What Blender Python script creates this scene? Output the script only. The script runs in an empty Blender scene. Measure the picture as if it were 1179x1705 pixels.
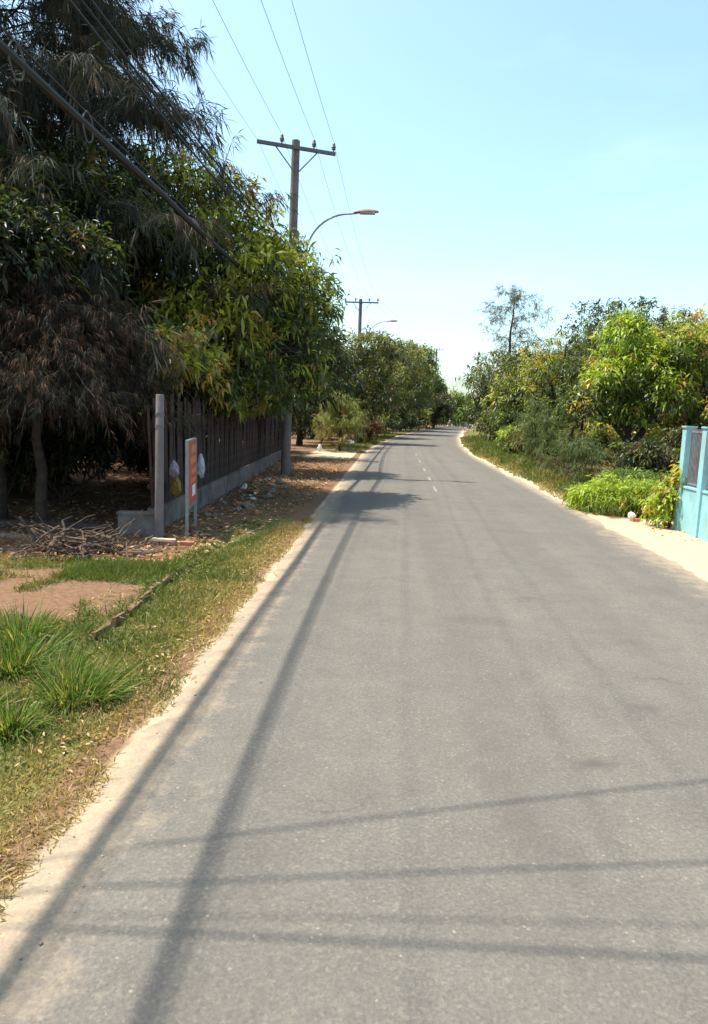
import bpy, math
import numpy as np
from mathutils import Vector, Matrix, Euler

# ------------------------------------------------------------------ camera, sky, sun, exposure
scene = bpy.context.scene
C = scene.collection
R_ = math.radians
CAM_H = 2.3
cam_d = bpy.data.cameras.new('camera'); cam = bpy.data.objects.new('camera', cam_d); C.objects.link(cam)
cam_d.sensor_fit = 'HORIZONTAL'; cam_d.sensor_width = 36.0; cam_d.lens = 36.0 * 1140 / 1179
cam_d.clip_start = 0.05; cam_d.clip_end = 6000
cam_rot = Matrix.Rotation(R_(3.0), 3, 'Z') @ Matrix.Rotation(R_(90 - 8.2), 3, 'X') @ Matrix.Rotation(R_(2.0), 3, 'Z')
cam.matrix_world = Matrix.Translation((0, 0, CAM_H)) @ cam_rot.to_4x4()
scene.camera = cam

SUN = Vector((0.425, -0.05, -1.0)).normalized()          # the way the light travels
sun_elev = math.asin(-SUN.z)
sun_azim = math.atan2(-SUN.x, -SUN.y)                     # clockwise from +Y
world = bpy.data.worlds.new('World'); scene.world = world; world.use_nodes = True
wn = world.node_tree.nodes; wl = world.node_tree.links
bg = wn['Background']
sky = wn.new('ShaderNodeTexSky'); sky.sky_type = 'NISHITA'; sky.sun_disc = False
sky.sun_elevation = sun_elev; sky.sun_rotation = sun_azim
sky.altitude = 0; sky.air_density = 1.0; sky.dust_density = 2.3; sky.ozone_density = 0.3
tint = wn.new('ShaderNodeMix'); tint.data_type = 'RGBA'; tint.blend_type = 'MULTIPLY'
tint.inputs[0].default_value = 1.0
tint.inputs[7].default_value = (0.98, 1.12, 1.06, 1)
wl.new(sky.outputs['Color'], tint.inputs[6]); 
# thin uneven veil of high haze over the whole sky
wtc = wn.new('ShaderNodeTexCoord'); wmp = wn.new('ShaderNodeMapping'); wmp.inputs['Scale'].default_value = (1, 1, 3.5); wl.new(wtc.outputs['Generated'], wmp.inputs['Vector'])
wno = wn.new('ShaderNodeTexNoise'); wno.inputs['Scale'].default_value = 2.6; wno.inputs['Detail'].default_value = 7; wno.inputs['Roughness'].default_value = .55; wl.new(wmp.outputs[0], wno.inputs['Vector'])
wma = wn.new('ShaderNodeMapRange'); wma.inputs[1].default_value = .5; wma.inputs[2].default_value = .8; wma.inputs[3].default_value = 0; wma.inputs[4].default_value = .14; wl.new(wno.outputs['Fac'], wma.inputs[0])
veil = wn.new('ShaderNodeMix'); veil.data_type = 'RGBA'; veil.inputs[7].default_value = (5.2, 5.6, 5.8, 1)
wl.new(wma.outputs[0], veil.inputs[0]); wl.new(tint.outputs[2], veil.inputs[6]); wl.new(veil.outputs[2], bg.inputs['Color'])
bg.inputs['Strength'].default_value = 0.15

sun_d = bpy.data.lights.new('sun', 'SUN'); sun_d.energy = 4.3; sun_d.angle = R_(0.65); sun_d.color = (1.0, 0.91, 0.78)
sun_o = bpy.data.objects.new('sun', sun_d); C.objects.link(sun_o)
sun_o.rotation_euler = SUN.to_track_quat('-Z', 'Y').to_euler(); sun_o.location = (-20, 12, 50)

vs = scene.view_settings
vs.view_transform = 'Standard'; vs.look = 'None'; vs.gamma = 1.0; vs.use_curve_mapping = False
vs.exposure = 1.08
scene.cycles.max_bounces = 6; scene.cycles.transparent_max_bounces = 8
scene.cycles.diffuse_bounces = 3; scene.cycles.glossy_bounces = 2; scene.cycles.transmission_bounces = 3
scene.render.engine = 'CYCLES'

# ------------------------------------------------------------------ helpers
def rng(seed): return np.random.default_rng(seed)

def hash2(ix, iy, seed):
    h = (ix.astype(np.int64) * 374761393 + iy.astype(np.int64) * 668265263 + seed * 1274126177) & 0xffffffff
    h = ((h ^ (h >> 13)) * 1274126177) & 0xffffffff
    return ((h ^ (h >> 16)) & 0xffff) / 65535.0

def vnoise(x, y, scale, seed=0):
    x = np.asarray(x, float) / scale; y = np.asarray(y, float) / scale
    ix = np.floor(x); iy = np.floor(y); fx = x - ix; fy = y - iy
    fx = fx * fx * (3 - 2 * fx); fy = fy * fy * (3 - 2 * fy)
    a = hash2(ix, iy, seed); b = hash2(ix + 1, iy, seed); c = hash2(ix, iy + 1, seed); d = hash2(ix + 1, iy + 1, seed)
    return (a * (1 - fx) + b * fx) * (1 - fy) + (c * (1 - fx) + d * fx) * fy

def fbm(x, y, scale, seed=0):
    return .55 * vnoise(x, y, scale, seed) + .3 * vnoise(x, y, scale / 2.1, seed + 7) + .15 * vnoise(x, y, scale / 4.3, seed + 13)

def sstep(a, b, x):
    t = np.clip((np.asarray(x, float) - a) / (b - a), 0, 1); return t * t * (3 - 2 * t)

def mesh_np(name, V, F, mat, col=None, smooth=False, colname='tint'):
    """mesh from numpy verts (n,3) and equal-sized faces (m,k)"""
    V = np.asarray(V, np.float32); F = np.asarray(F, np.int32)
    me = bpy.data.meshes.new(name)
    me.vertices.add(len(V)); me.vertices.foreach_set('co', V.ravel())
    k = F.shape[1]
    me.loops.add(F.size); me.loops.foreach_set('vertex_index', F.ravel())
    me.polygons.add(len(F)); me.polygons.foreach_set('loop_start', np.arange(0, F.size, k, dtype=np.int32))
    me.polygons.foreach_set('loop_total', np.full(len(F), k, np.int32))
    if smooth: me.polygons.foreach_set('use_smooth', np.ones(len(F), bool))
    if col is not None:
        col = np.asarray(col, np.float32)
        if col.shape[1] == 3: col = np.hstack([col, np.ones((len(col), 1), np.float32)])
        at = me.attributes.new(colname, 'FLOAT_COLOR', 'POINT'); at.data.foreach_set('color', col.ravel())
    me.update(calc_edges=True)
    if mat: me.materials.append(mat)
    return me

def link(name, me, parent=None, loc=None, rot=None, scale=None):
    o = bpy.data.objects.new(name, me); C.objects.link(o)
    if parent: o.parent = parent
    if loc is not None: o.location = loc
    if rot is not None: o.rotation_euler = rot
    if scale is not None: o.scale = scale
    return o

def tag(o, label=None, cat=None, group=None, kind=None):
    if label: o['label'] = label
    if cat: o['category'] = cat
    if group: o['group'] = group
    if kind: o['kind'] = kind
    return o

def thing(name, loc, label, cat, group=None, rotz=0):
    return tag(link(name, None, loc=loc, rot=(0, 0, rotz)), label, cat, group)

def structure(o): o['kind'] = 'structure'; return o

class MB:
    """collects quads / n-gons for one mesh"""
    def __init__(s): s.v = []; s.f = []
    def box(s, c, size, rotz=0, taper=1.0, jit=0, r=None):
        hx, hy, hz = [a / 2 for a in size]; b = len(s.v); cs, sn = math.cos(rotz), math.sin(rotz)
        for z in (-1, 1):
            k = taper if z > 0 else 1
            for x, y in ((-1, -1), (1, -1), (1, 1), (-1, 1)):
                px, py, pz = x * hx * k, y * hy * k, z * hz
                if jit: px += r.uniform(-jit, jit); py += r.uniform(-jit, jit); pz += r.uniform(-jit, jit)
                s.v.append((c[0] + px * cs - py * sn, c[1] + px * sn + py * cs, c[2] + pz))
        s.f += [tuple(b + i for i in q) for q in ((0, 3, 2, 1), (4, 5, 6, 7), (0, 1, 5, 4), (1, 2, 6, 5), (2, 3, 7, 6), (3, 0, 4, 7))]
        return s
    def tube(s, pts, rad, n=8, cap=True):
        pts = [Vector(p) for p in pts]
        rads = rad if hasattr(rad, '__len__') else [rad] * len(pts)
        b = len(s.v); up = None
        for i, p in enumerate(pts):
            t = (pts[min(i + 1, len(pts) - 1)] - pts[max(i - 1, 0)]).normalized()
            if up is None:
                up = t.orthogonal().normalized()
            up = (up - t * up.dot(t)).normalized(); sd = t.cross(up)
            for k in range(n):
                a = 2 * math.pi * k / n
                s.v.append(tuple(p + (up * math.cos(a) + sd * math.sin(a)) * rads[i]))
        for i in range(len(pts) - 1):
            for k in range(n):
                a = b + i * n + k; c = b + i * n + (k + 1) % n
                s.f.append((a, c, c + n, a + n))
        if cap:
            s.f.append(tuple(b + k for k in range(n))[::-1]); e = b + (len(pts) - 1) * n
            s.f.append(tuple(e + k for k in range(n)))
        return s
    def lathe(s, base, prof, n=16):
        b = len(s.v)
        for r, z in prof:
            for k in range(n):
                a = 2 * math.pi * k / n; s.v.append((base[0] + r * math.cos(a), base[1] + r * math.sin(a), base[2] + z))
        for i in range(len(prof) - 1):
            for k in range(n):
                a = b + i * n + k; c = b + i * n + (k + 1) % n; s.f.append((a, c, c + n, a + n))
        s.f.append(tuple(b + k for k in range(n))[::-1]); e = b + (len(prof) - 1) * n; s.f.append(tuple(e + k for k in range(n)))
        return s
    def mesh(s, name, mat, smooth=False):
        me = bpy.data.meshes.new(name); me.from_pydata(s.v, [], s.f); me.materials.append(mat)
        if smooth:
            me.polygons.foreach_set('use_smooth', np.ones(len(me.polygons), bool))
            try: me.set_sharp_from_angle(angle=R_(42))
            except Exception: pass
        me.update(); return me
    def build(s, name, mat, parent=None, smooth=False, **k):
        return link(name, s.mesh(name, mat, smooth), parent, **k)

# ------------------------------------------------------------------ materials
def nt(name):
    m = bpy.data.materials.new(name); m.use_nodes = True
    t = m.node_tree; return m, t.nodes, t.links, t.nodes['Principled BSDF']

def N(nodes, typ, **kw):
    n = nodes.new(typ)
    for k, v in kw.items(): setattr(n, k, v)
    return n

def noise(nodes, links, scale, detail=4, rough=.6, vec=None):
    n = nodes.new('ShaderNodeTexNoise'); n.inputs['Scale'].default_value = scale
    n.inputs['Detail'].default_value = detail; n.inputs['Roughness'].default_value = rough
    if vec: links.new(vec, n.inputs['Vector'])
    return n.outputs['Fac']

def ramp(nodes, links, fac, stops):
    n = nodes.new('ShaderNodeValToRGB'); e = n.color_ramp.elements
    while len(e) < len(stops): e.new(.5)
    for i, (p, c) in enumerate(stops):
        e[i].position = p; e[i].color = (*c, 1) if len(c) == 3 else c
    links.new(fac, n.inputs['Fac']); return n.outputs['Color']

def mix(nodes, links, fac, a, b, mode='MIX'):
    n = nodes.new('ShaderNodeMix'); n.data_type = 'RGBA'; n.blend_type = mode
    if isinstance(fac, (int, float)): n.inputs[0].default_value = fac
    else: links.new(fac, n.inputs[0])
    for i, v in ((6, a), (7, b)):
        if isinstance(v, tuple): n.inputs[i].default_value = (*v, 1)
        else: links.new(v, n.inputs[i])
    return n.outputs[2]

def mth(nodes, links, op, a, b=None, clamp=False):
    n = nodes.new('ShaderNodeMath'); n.operation = op; n.use_clamp = clamp
    for i, v in ((0, a), (1, b)):
        if v is None: continue
        if isinstance(v, (int, float)): n.inputs[i].default_value = v
        else: links.new(v, n.inputs[i])
    return n.outputs[0]

def bump(nodes, links, bsdf, h, strength=.3, dist=.01):
    b = nodes.new('ShaderNodeBump'); b.inputs['Strength'].default_value = strength; b.inputs['Distance'].default_value = dist
    links.new(h, b.inputs['Height']); links.new(b.outputs['Normal'], bsdf.inputs['Normal'])

def plain(name, col, rough=.8, var=.25, scale=6, bmp=.2, spec=.3, metal=0, dirt=None):
    m, n, l, b = nt(name)
    tc = N(n, 'ShaderNodeTexCoord'); f = noise(n, l, scale, 6, .65, tc.outputs['Object'])
    lo = tuple(c * (1 - var) for c in col); hi = tuple(min(1, c * (1 + var)) for c in col)
    c = ramp(n, l, f, [(.3, lo), (.7, hi)])
    if dirt:
        f2 = noise(n, l, scale * .35, 8, .7, tc.outputs['Object'])
        c = mix(n, l, mth(n, l, 'MULTIPLY', mth(n, l, 'SUBTRACT', f2, .48), 5, True), c, dirt)
    l.new(c, b.inputs['Base Color']); b.inputs['Roughness'].default_value = rough; b.inputs['Metallic'].default_value = metal
    b.inputs['Specular IOR Level'].default_value = spec
    if bmp: bump(n, l, b, noise(n, l, scale * 6, 4, .6, tc.outputs['Object']), bmp, .01)
    return m

def leaf_mat(name, rough=.42, trans=.36, spec=.42):
    m, n, l, b = nt(name)
    at = N(n, 'ShaderNodeAttribute', attribute_name='tint')
    l.new(at.outputs['Color'], b.inputs['Base Color']); b.inputs['Roughness'].default_value = rough
    b.inputs['Specular IOR Level'].default_value = spec
    tr = N(n, 'ShaderNodeBsdfTranslucent')
    tcol = mix(n, l, 1.0, at.outputs['Color'], (1.5, 1.6, .6), 'MULTIPLY'); l.new(tcol, tr.inputs['Color'])
    mx = N(n, 'ShaderNodeMixShader'); mx.inputs[0].default_value = trans
    l.new(b.outputs[0], mx.inputs[1]); l.new(tr.outputs[0], mx.inputs[2]); l.new(mx.outputs[0], n['Material Output'].inputs['Surface'])
    return m

M = {}
M['leaf'] = leaf_mat('mango_leaf')
M['needle'] = leaf_mat('casuarina_needle', .75, .18, .15)
M['grass'] = leaf_mat('grass_blade', .6, .30, .25)
M['dead'] = leaf_mat('dead_leaf', .85, .10, .1)
M['bark'] = plain('bark', (.062, .047, .038), .95, .45, 9, .6, .1)
M['pale_bark'] = plain('pale_bark', (.17, .14, .12), .95, .4, 9, .5, .1)
M['dry_wood'] = plain('dry_wood', (.20, .145, .11), .95, .4, 14, .4, .1)
M['cut_wood'] = plain('cut_branches', (.12, .086, .066), .95, .45, 14, .4, .05)
M['fence_wood'] = plain('fence_wood', (.075, .052, .045), .95, .45, 5, .4, .1)
M['concrete'] = plain('concrete', (.19, .165, .145), .95, .3, 4, .5, .1, dirt=(.09, .075, .06))
M['pole'] = plain('pole_concrete', (.18, .152, .145), .9, .2, 4, .25, .2, dirt=(.14, .12, .115))
M['earthy'] = plain('earthy_concrete', (.19, .125, .08), .95, .35, 6, .6, .05, dirt=(.10, .065, .042))
M['steel'] = plain('galvanised_steel', (.28, .28, .29), .55, .2, 8, .05, .5, .4)
M['dark_steel'] = plain('painted_steel', (.13, .12, .13), .6, .25, 8, .1, .4)
M['ceramic'] = plain('brown_ceramic', (.12, .075, .06), .25, .2, 8, 0, .5)
M['cable'] = plain('black_cable', (.022, .02, .02), .65, .2, 8, 0, .3)
M['coil'] = plain('grey_cable', (.10, .095, .10), .7, .2, 8, 0, .2)
M['wire'] = plain('weathered_wire', (.06, .062, .065), .6, .2, 8, 0, .4)
M['teal'] = plain('turquoise_paint', (.25, .49, .53), .85, .22, 3, .35, .2, dirt=(.27, .40, .39))
M['grille'] = plain('grille_paint', (.17, .18, .21), .7, .3, 8, .2, .3, dirt=(.18, .10, .07))
M['brick'] = plain('red_brick', (.40, .16, .09), .95, .3, 9, .4, .1)
M['stone'] = plain('rubble_stone', (.20, .155, .125), .95, .4, 6, .5, .1)
M['white_stone'] = plain('whitewashed_stone', (.72, .68, .62), .9, .15, 8, .3, .2)
M['plank'] = plain('pale_plank', (.58, .47, .33), .9, .2, 8, .3, .1)
M['red'] = plain('red_panel', (.50, .085, .055), .7, .2, 5, .05, .3, dirt=(.42, .14, .09))
M['orange'] = plain('faded_orange_print', (.62, .24, .12), .7, .15, 8, 0, .3)
M['paper'] = plain('white_paper', (.72, .72, .74), .8, .08, 8, 0, .2)
M['plastic'] = plain('white_plastic', (.42, .38, .44), .5, .1, 8, .1, .4)
M['yellow_plastic'] = plain('yellow_plastic', (.30, .20, .04), .5, .15, 8, .1, .4)
M['lamp_cover'] = plain('lamp_cover', (.22, .12, .10), .5, .15, 8, 0, .4)
M['glass'] = plain('lamp_glass', (.45, .45, .42), .2, .05, 8, 0, .5)
M['rubber'] = plain('tyre_rubber', (.02, .02, .02), .8, .1, 8, 0, .3)
M['bike'] = plain('dark_bike_paint', (.03, .035, .05), .35, .1, 8, 0, .5)
M['shirt'] = plain('pale_shirt', (.55, .55, .58), .9, .08, 8, 0, .1)
M['trousers'] = plain('dark_trousers', (.03, .03, .04), .9, .1, 8, 0, .1)
M['skin'] = plain('skin', (.35, .2, .14), .6, .05, 8, 0, .3)
M['helmet'] = plain('helmet', (.06, .06, .08), .3, .05, 8, 0, .5)

# asphalt
def asphalt():
    m, n, l, b = nt('worn_asphalt')
    tc = N(n, 'ShaderNodeTexCoord'); P = tc.outputs['Object']
    fine = noise(n, l, 52, 4, .75, P); mid = noise(n, l, 2.2, 6, .65, P); big = noise(n, l, .35, 4, .6, P)
    c = ramp(n, l, mid, [(.25, (.110, .102, .091)), (.75, (.136, .127, .114))])
    mp = N(n, 'ShaderNodeMapping'); mp.inputs['Scale'].default_value = (1.7, .06, 1); l.new(P, mp.inputs['Vector'])
    streak = noise(n, l, 1.3, 5, .6, mp.outputs[0])
    c = mix(n, l, .28, c, ramp(n, l, streak, [(.3, (.72, .72, .73)), (.7, (1.18, 1.17, 1.15))]), 'MULTIPLY')
    c = mix(n, l, .5, c, ramp(n, l, big, [(.3, (.85, .85, .86)), (.7, (1.12, 1.11, 1.1))]), 'MULTIPLY')
    vo = N(n, 'ShaderNodeTexVoronoi'); vo.inputs['Scale'].default_value = 55; l.new(P, vo.inputs['Vector'])
    c = mix(n, l, .52, c, ramp(n, l, fine, [(.3, (.62, .62, .63)), (.5, (1, 1, 1)), (.72, (1.5, 1.48, 1.42))]), 'MULTIPLY')
    agg = N(n, 'ShaderNodeSeparateColor'); va = N(n, 'ShaderNodeTexVoronoi'); va.inputs['Scale'].default_value = 62; l.new(P, va.inputs['Vector']); l.new(va.outputs['Color'], agg.inputs[0])
    c = mix(n, l, .32, c, ramp(n, l, agg.outputs[0], [(.0, (.72, .72, .73)), (.6, (1.0, 1.0, .99)), (.86, (1.15, 1.13, 1.08)), (1.0, (1.75, 1.66, 1.5))]), 'MULTIPLY')
    # sparse pale aggregate
    sp = N(n, 'ShaderNodeTexVoronoi'); sp.inputs['Scale'].default_value = 20; l.new(P, sp.inputs['Vector'])
    dot = mth(n, l, 'MULTIPLY', mth(n, l, 'LESS_THAN', sp.outputs['Distance'], .16), mth(n, l, 'GREATER_THAN', noise(n, l, 9, 2, .5, P), .60))
    c = mix(n, l, mth(n, l, 'MULTIPLY', dot, .3), c, (.40, .36, .30))
    cv = N(n, 'ShaderNodeTexVoronoi', feature='DISTANCE_TO_EDGE'); cv.inputs['Scale'].default_value = .42
    wv = N(n, 'ShaderNodeMix', data_type='RGBA', blend_type='ADD'); wv.inputs[0].default_value = 1.1; l.new(P, wv.inputs[6])
    nz = N(n, 'ShaderNodeTexNoise'); nz.inputs['Scale'].default_value = 1.6; nz.inputs['Detail'].default_value = 8; l.new(P, nz.inputs['Vector']); l.new(nz.outputs['Color'], wv.inputs[7]); l.new(wv.outputs[2], cv.inputs['Vector'])
    ck = mth(n, l, 'MULTIPLY', mth(n, l, 'LESS_THAN', cv.outputs['Distance'], .006), mth(n, l, 'MULTIPLY', mth(n, l, 'SUBTRACT', noise(n, l, .5, 2, .5, P), .5), 6, True))
    c = mix(n, l, mth(n, l, 'MULTIPLY', ck, .45), c, (.05, .047, .043))
    at = N(n, 'ShaderNodeAttribute', attribute_name='wear'); sx = N(n, 'ShaderNodeSeparateColor'); l.new(at.outputs['Color'], sx.inputs[0])
    # R sand dust, G stain, B tar joint
    sand = mth(n, l, 'ADD', sx.outputs[0], mth(n, l, 'MULTIPLY', mth(n, l, 'SUBTRACT', noise(n, l, 3.5, 8, .75, P), .5), 1.5))
    sand = mth(n, l, 'MULTIPLY', mth(n, l, 'SUBTRACT', sand, .30), 1.35, True)
    sandc = ramp(n, l, fine, [(.3, (.29, .22, .15)), (.7, (.40, .315, .22))])
    c = mix(n, l, mth(n, l, 'MULTIPLY', sand, .88), c, sandc)
    st = mth(n, l, 'MULTIPLY', sx.outputs[1], mth(n, l, 'ADD', .4, noise(n, l, 7, 4, .7, P)), True)
    c = mix(n, l, mth(n, l, 'MULTIPLY', sx.outputs[2], mth(n, l, 'MULTIPLY', noise(n, l, .8, 5, .7, P), .28)), c, (.07, .065, .06))
    c = mix(n, l, st, c, (.075, .068, .062))
    l.new(c, b.inputs['Base Color']); b.inputs['Roughness'].default_value = .92; b.inputs['Specular IOR Level'].default_value = .12
    bump(n, l, b, mth(n, l, 'ADD', fine, mth(n, l, 'MULTIPLY', vo.outputs['Distance'], .6)), .45, .006)
    return m
M['asphalt'] = asphalt()

def groundmat():
    m, n, l, b = nt('roadside_ground')
    tc = N(n, 'ShaderNodeTexCoord'); P = tc.outputs['Object']
    n1 = noise(n, l, 1.4, 8, .7, P); n2 = noise(n, l, 14, 5, .7, P); n3 = noise(n, l, 60, 3, .7, P)
    at = N(n, 'ShaderNodeAttribute', attribute_name='zone'); sx = N(n, 'ShaderNodeSeparateColor'); l.new(at.outputs['Color'], sx.inputs[0])
    soil = ramp(n, l, n2, [(.3, (.12, .070, .043)), (.7, (.21, .13, .08))])
    sand = ramp(n, l, n2, [(.3, (.36, .275, .18)), (.7, (.52, .42, .29))])
    litter = ramp(n, l, n2, [(.28, (.075, .045, .028)), (.5, (.18, .105, .06)), (.72, (.28, .18, .105))])
    green = ramp(n, l, n2, [(.3, (.06, .08, .022)), (.7, (.17, .155, .055))])
    def msk(ch, k=.75, g=3.0):
        v = mth(n, l, 'ADD', sx.outputs[ch], mth(n, l, 'MULTIPLY', mth(n, l, 'SUBTRACT', n1, .5), k))
        return mth(n, l, 'ADD', mth(n, l, 'MULTIPLY', mth(n, l, 'SUBTRACT', v, .5), g), .5, True)
    c = mix(n, l, msk(1), soil, litter); c = mix(n, l, msk(2), c, green); c = mix(n, l, msk(0), c, sand)
    c = mix(n, l, .5, c, ramp(n, l, n3, [(.3, (.7, .7, .7)), (.7, (1.25, 1.25, 1.25))]), 'MULTIPLY')
    l.new(c, b.inputs['Base Color']); b.inputs['Roughness'].default_value = .97; b.inputs['Specular IOR Level'].default_value = .08
    bump(n, l, b, mth(n, l, 'ADD', n2, mth(n, l, 'MULTIPLY', n3, .5)), .7, .03)
    return m
M['ground'] = groundmat()

def linemat():
    m, n, l, b = nt('worn_road_paint')
    tc = N(n, 'ShaderNodeTexCoord'); f = noise(n, l, 9, 6, .75, tc.outputs['Object'])
    c = ramp(n, l, f, [(.42, (.15, .14, .125)), (.70, (.28, .265, .24))])
    l.new(c, b.inputs['Base Color']); b.inputs['Roughness'].default_value = .85
    return m
M['paint'] = linemat()

# ------------------------------------------------------------------ road course
_cd = np.array([-60, 40, 48, 58, 76, 105, 140, 172, 230, 300, 420, 700.])
_co = np.array([0, 0, .25, .8, 2.3, 5.3, 9.8, 14.4, 23, 34, 54, 105.])
def road_off(y): return np.interp(y, _cd, _co)
RL, RR = -1.66, 4.93                                       # edges of the carriageway where it runs straight

def ground_z(x, y):
    x = np.asarray(x, float); y = np.asarray(y, float)
    o = road_off(y); xl = x - o - RL; xr = x - o - RR      # <0 left of the left edge, >0 right of the right edge
    out = np.maximum(-xl, xr)                              # distance outside the road
    bumps = (fbm(x, y, 1.3, 3) - .5) * .07 + (fbm(x, y, 6, 5) - .5) * .16
    z = -.05 + sstep(-.25, .25, out) * .03 + sstep(.3, 2.2, out) * bumps
    terr = sstep(1.16, 1.24, -xl) * sstep(5.6, 6.4, y) * (1 - sstep(10.5, 13, y))
    z = z + terr * .085
    z = np.where((xl > -.02) & (xr < .02), -.06, z)
    return z

xs = np.unique(np.round(np.concatenate([-np.geomspace(14, 2600, 22), np.arange(-14, -7, .5), np.arange(-7, -1, .16), np.arange(-1, 4.6, .8), np.arange(4.6, 9, .2), np.arange(9, 16, .6), np.geomspace(16, 2600, 22)]), 3))
ys = np.unique(np.round(np.concatenate([-np.geomspace(4, 2000, 12), np.arange(-4, 1, 1), np.arange(1, 16, .16), np.arange(16, 36, .4), np.arange(36, 120, 2), np.geomspace(120, 4000, 26)]), 3))
GX, GY = np.meshgrid(xs, ys); gx, gy = GX.ravel(), GY.ravel()
gz = ground_z(gx, gy)
o = road_off(gy); dl = -(gx - o - RL); dr = gx - o - RR
sand = np.maximum((1 - sstep(-.05, .20, dl)) * (dl > -.6), (1 - sstep(.15, .75, dr)) * (dr > -.6))
drive = sstep(4.6, 5.2, gx) * (1 - sstep(15.9, 17.2, gy - .55 * (gx - 5))) * (1 - sstep(6.5, 7.2, gx)) * sstep(3, 4, gy)
drive = np.maximum(drive, sstep(4.6, 5.2, gx) * (1 - sstep(14.5, 15.5, gy)) * sstep(0, 2, gy) * (gx < 20))
sand = np.maximum(sand, drive)
sand = np.maximum(sand, sstep(.3, .5, dl) * (1 - sstep(2.6, 3.4, dl)) * sstep(33, 36, gy) * (1 - sstep(41, 44, gy)) * .8)   # dirt side track
dirt = sstep(-4.9, -4.3, gx) * (1 - sstep(-3.05, -2.8, gx)) * sstep(6.4, 7.0, gy) * (1 - sstep(7.7, 8.3, gy))
green = sstep(.2, .5, dl) * (1 - sstep(1.1, 1.9, dl)) * (1 - sstep(13, 17, gy)) + sstep(.6, 1.2, dr) * (1 - drive) * (1 - sstep(3, 5, dr)) \
    + sstep(.3, .9, dl) * (1 - sstep(2, 3, dl)) * sstep(43, 47, gy)
green = np.clip(green - dirt + sstep(16, 28, np.maximum(dl, dr)), 0, 1)
litter = np.clip(sstep(1.2, 2.4, dl) * sstep(8, 9.5, gy) + sstep(.2, .6, dl) * sstep(14, 17, gy) * (1 - sstep(40, 46, gy)) * .9 + .8 * sstep(3, 5, dr) + dirt * .35 + sstep(6, 12, dl) * .7, 0, 1) * (1 - .8 * sstep(18, 30, np.maximum(dl, dr)))
F = []
nx, ny = len(xs), len(ys)
idx = np.arange(nx * ny).reshape(ny, nx)
F = np.stack([idx[:-1, :-1], idx[:-1, 1:], idx[1:, 1:], idx[1:, :-1]], -1).reshape(-1, 4)
structure(link('ground', mesh_np('ground', np.stack([gx, gy, gz], 1), F, M['ground'], np.stack([sand, litter, green], 1), True, 'zone')))

# road ribbon
ry = np.concatenate([np.arange(-60, 0, 2), np.arange(0, 16, .11), np.arange(16, 40, .4), np.arange(40, 120, 1.5), np.arange(120, 700, 8)])
ru = np.concatenate([np.linspace(0, .05, 6), np.linspace(.05, .95, 52)[1:], np.linspace(.95, 1, 6)[1:]])
RU, RY = np.meshgrid(ru, ry); u, yy = RU.ravel(), RY.ravel()
wl_ = RL + ((fbm(yy * 0 + 1.5, yy, 1.3, 21) - .5) * .34 + (vnoise(yy * 0 + 3.5, yy, .22, 23) - .5) * .08) * np.where(yy < 60, 1, 0); wr_ = RR + ((fbm(yy * 0 + 9.5, yy, 1.7, 22) - .5) * .5 + (vnoise(yy * 0 + 4.5, yy, .25, 24) - .5) * .1) * np.where(yy < 60, 1, 0)
slope = (road_off(yy + .5) - road_off(yy - .5)); cs = 1 / np.sqrt(1 + slope ** 2)
px = road_off(yy) + wl_ + (wr_ - wl_) * u; crown = .035 * (1 - (2 * u - 1) ** 2) - .02 * np.clip(np.abs(2 * u - 1) - .96, 0, 1) / .04
pz = crown - .012
ed = np.minimum(px - road_off(yy) - RL, RR - (px - road_off(yy)))
dust = (1 - sstep(-.1, .75, ed)) * .95
dust = np.maximum(dust, (1 - sstep(.1, 1.3, RR - (px - road_off(yy)))) * (1 - sstep(14, 17, yy)) * .62)
dust = np.maximum(dust, .22 * (1 - sstep(.3, 2.0, px - RL)) * (1 - sstep(14, 25, yy)))
def blot(cx, cy, rx, ry_, rot=0):
    dx, dy = px - cx, yy - cy; c_, s_ = math.cos(rot), math.sin(rot)
    a, b = dx * c_ + dy * s_, -dx * s_ + dy * c_
    d = np.sqrt((a / rx) ** 2 + (b / ry_) ** 2) + (fbm(px, yy, .15, 31) - .5) * .9
    return 1 - sstep(.45, 1.15, d)
stain = 1.0 * blot(1.46, 4.38, .13, .09) + .7 * blot(2.12, 5.35, .13, .10) + .4 * blot(.85, 3.75, .16, .75, .35) + .25 * blot(1.0, 7.6, .5, .25) + .2 * blot(2.6, 7.1, .3, .15) \
    + .25 * blot(.7, 4.8, .12, .5, .2) + .22 * blot(3.6, 9.5, .5, .5) + .18 * blot(2.4, 12.5, .5, 1.0)
rx_ = px - road_off(yy); track = sum(np.exp(-((rx_ - q + .15 * (fbm(yy * 0 + q, yy, 5, 71) - .5)) / .26) ** 2) for q in (-.55, .85, 2.5, 3.9))
wear = np.stack([dust, np.clip(stain, 0, 1), track], 1)
nu, nr = len(ru), len(ry); idx = np.arange(nu * nr).reshape(nr, nu)
F = np.stack([idx[:-1, :-1], idx[:-1, 1:], idx[1:, 1:], idx[1:, :-1]], -1).reshape(-1, 4)
road = structure(link('road', mesh_np('road', np.stack([px, yy, pz], 1), F, M['asphalt'], wear, True, 'wear')))

def road_z(x, y):
    u = (x - road_off(y) - RL) / (RR - RL); return .035 * (1 - (2 * u - 1) ** 2) - .012
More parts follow.
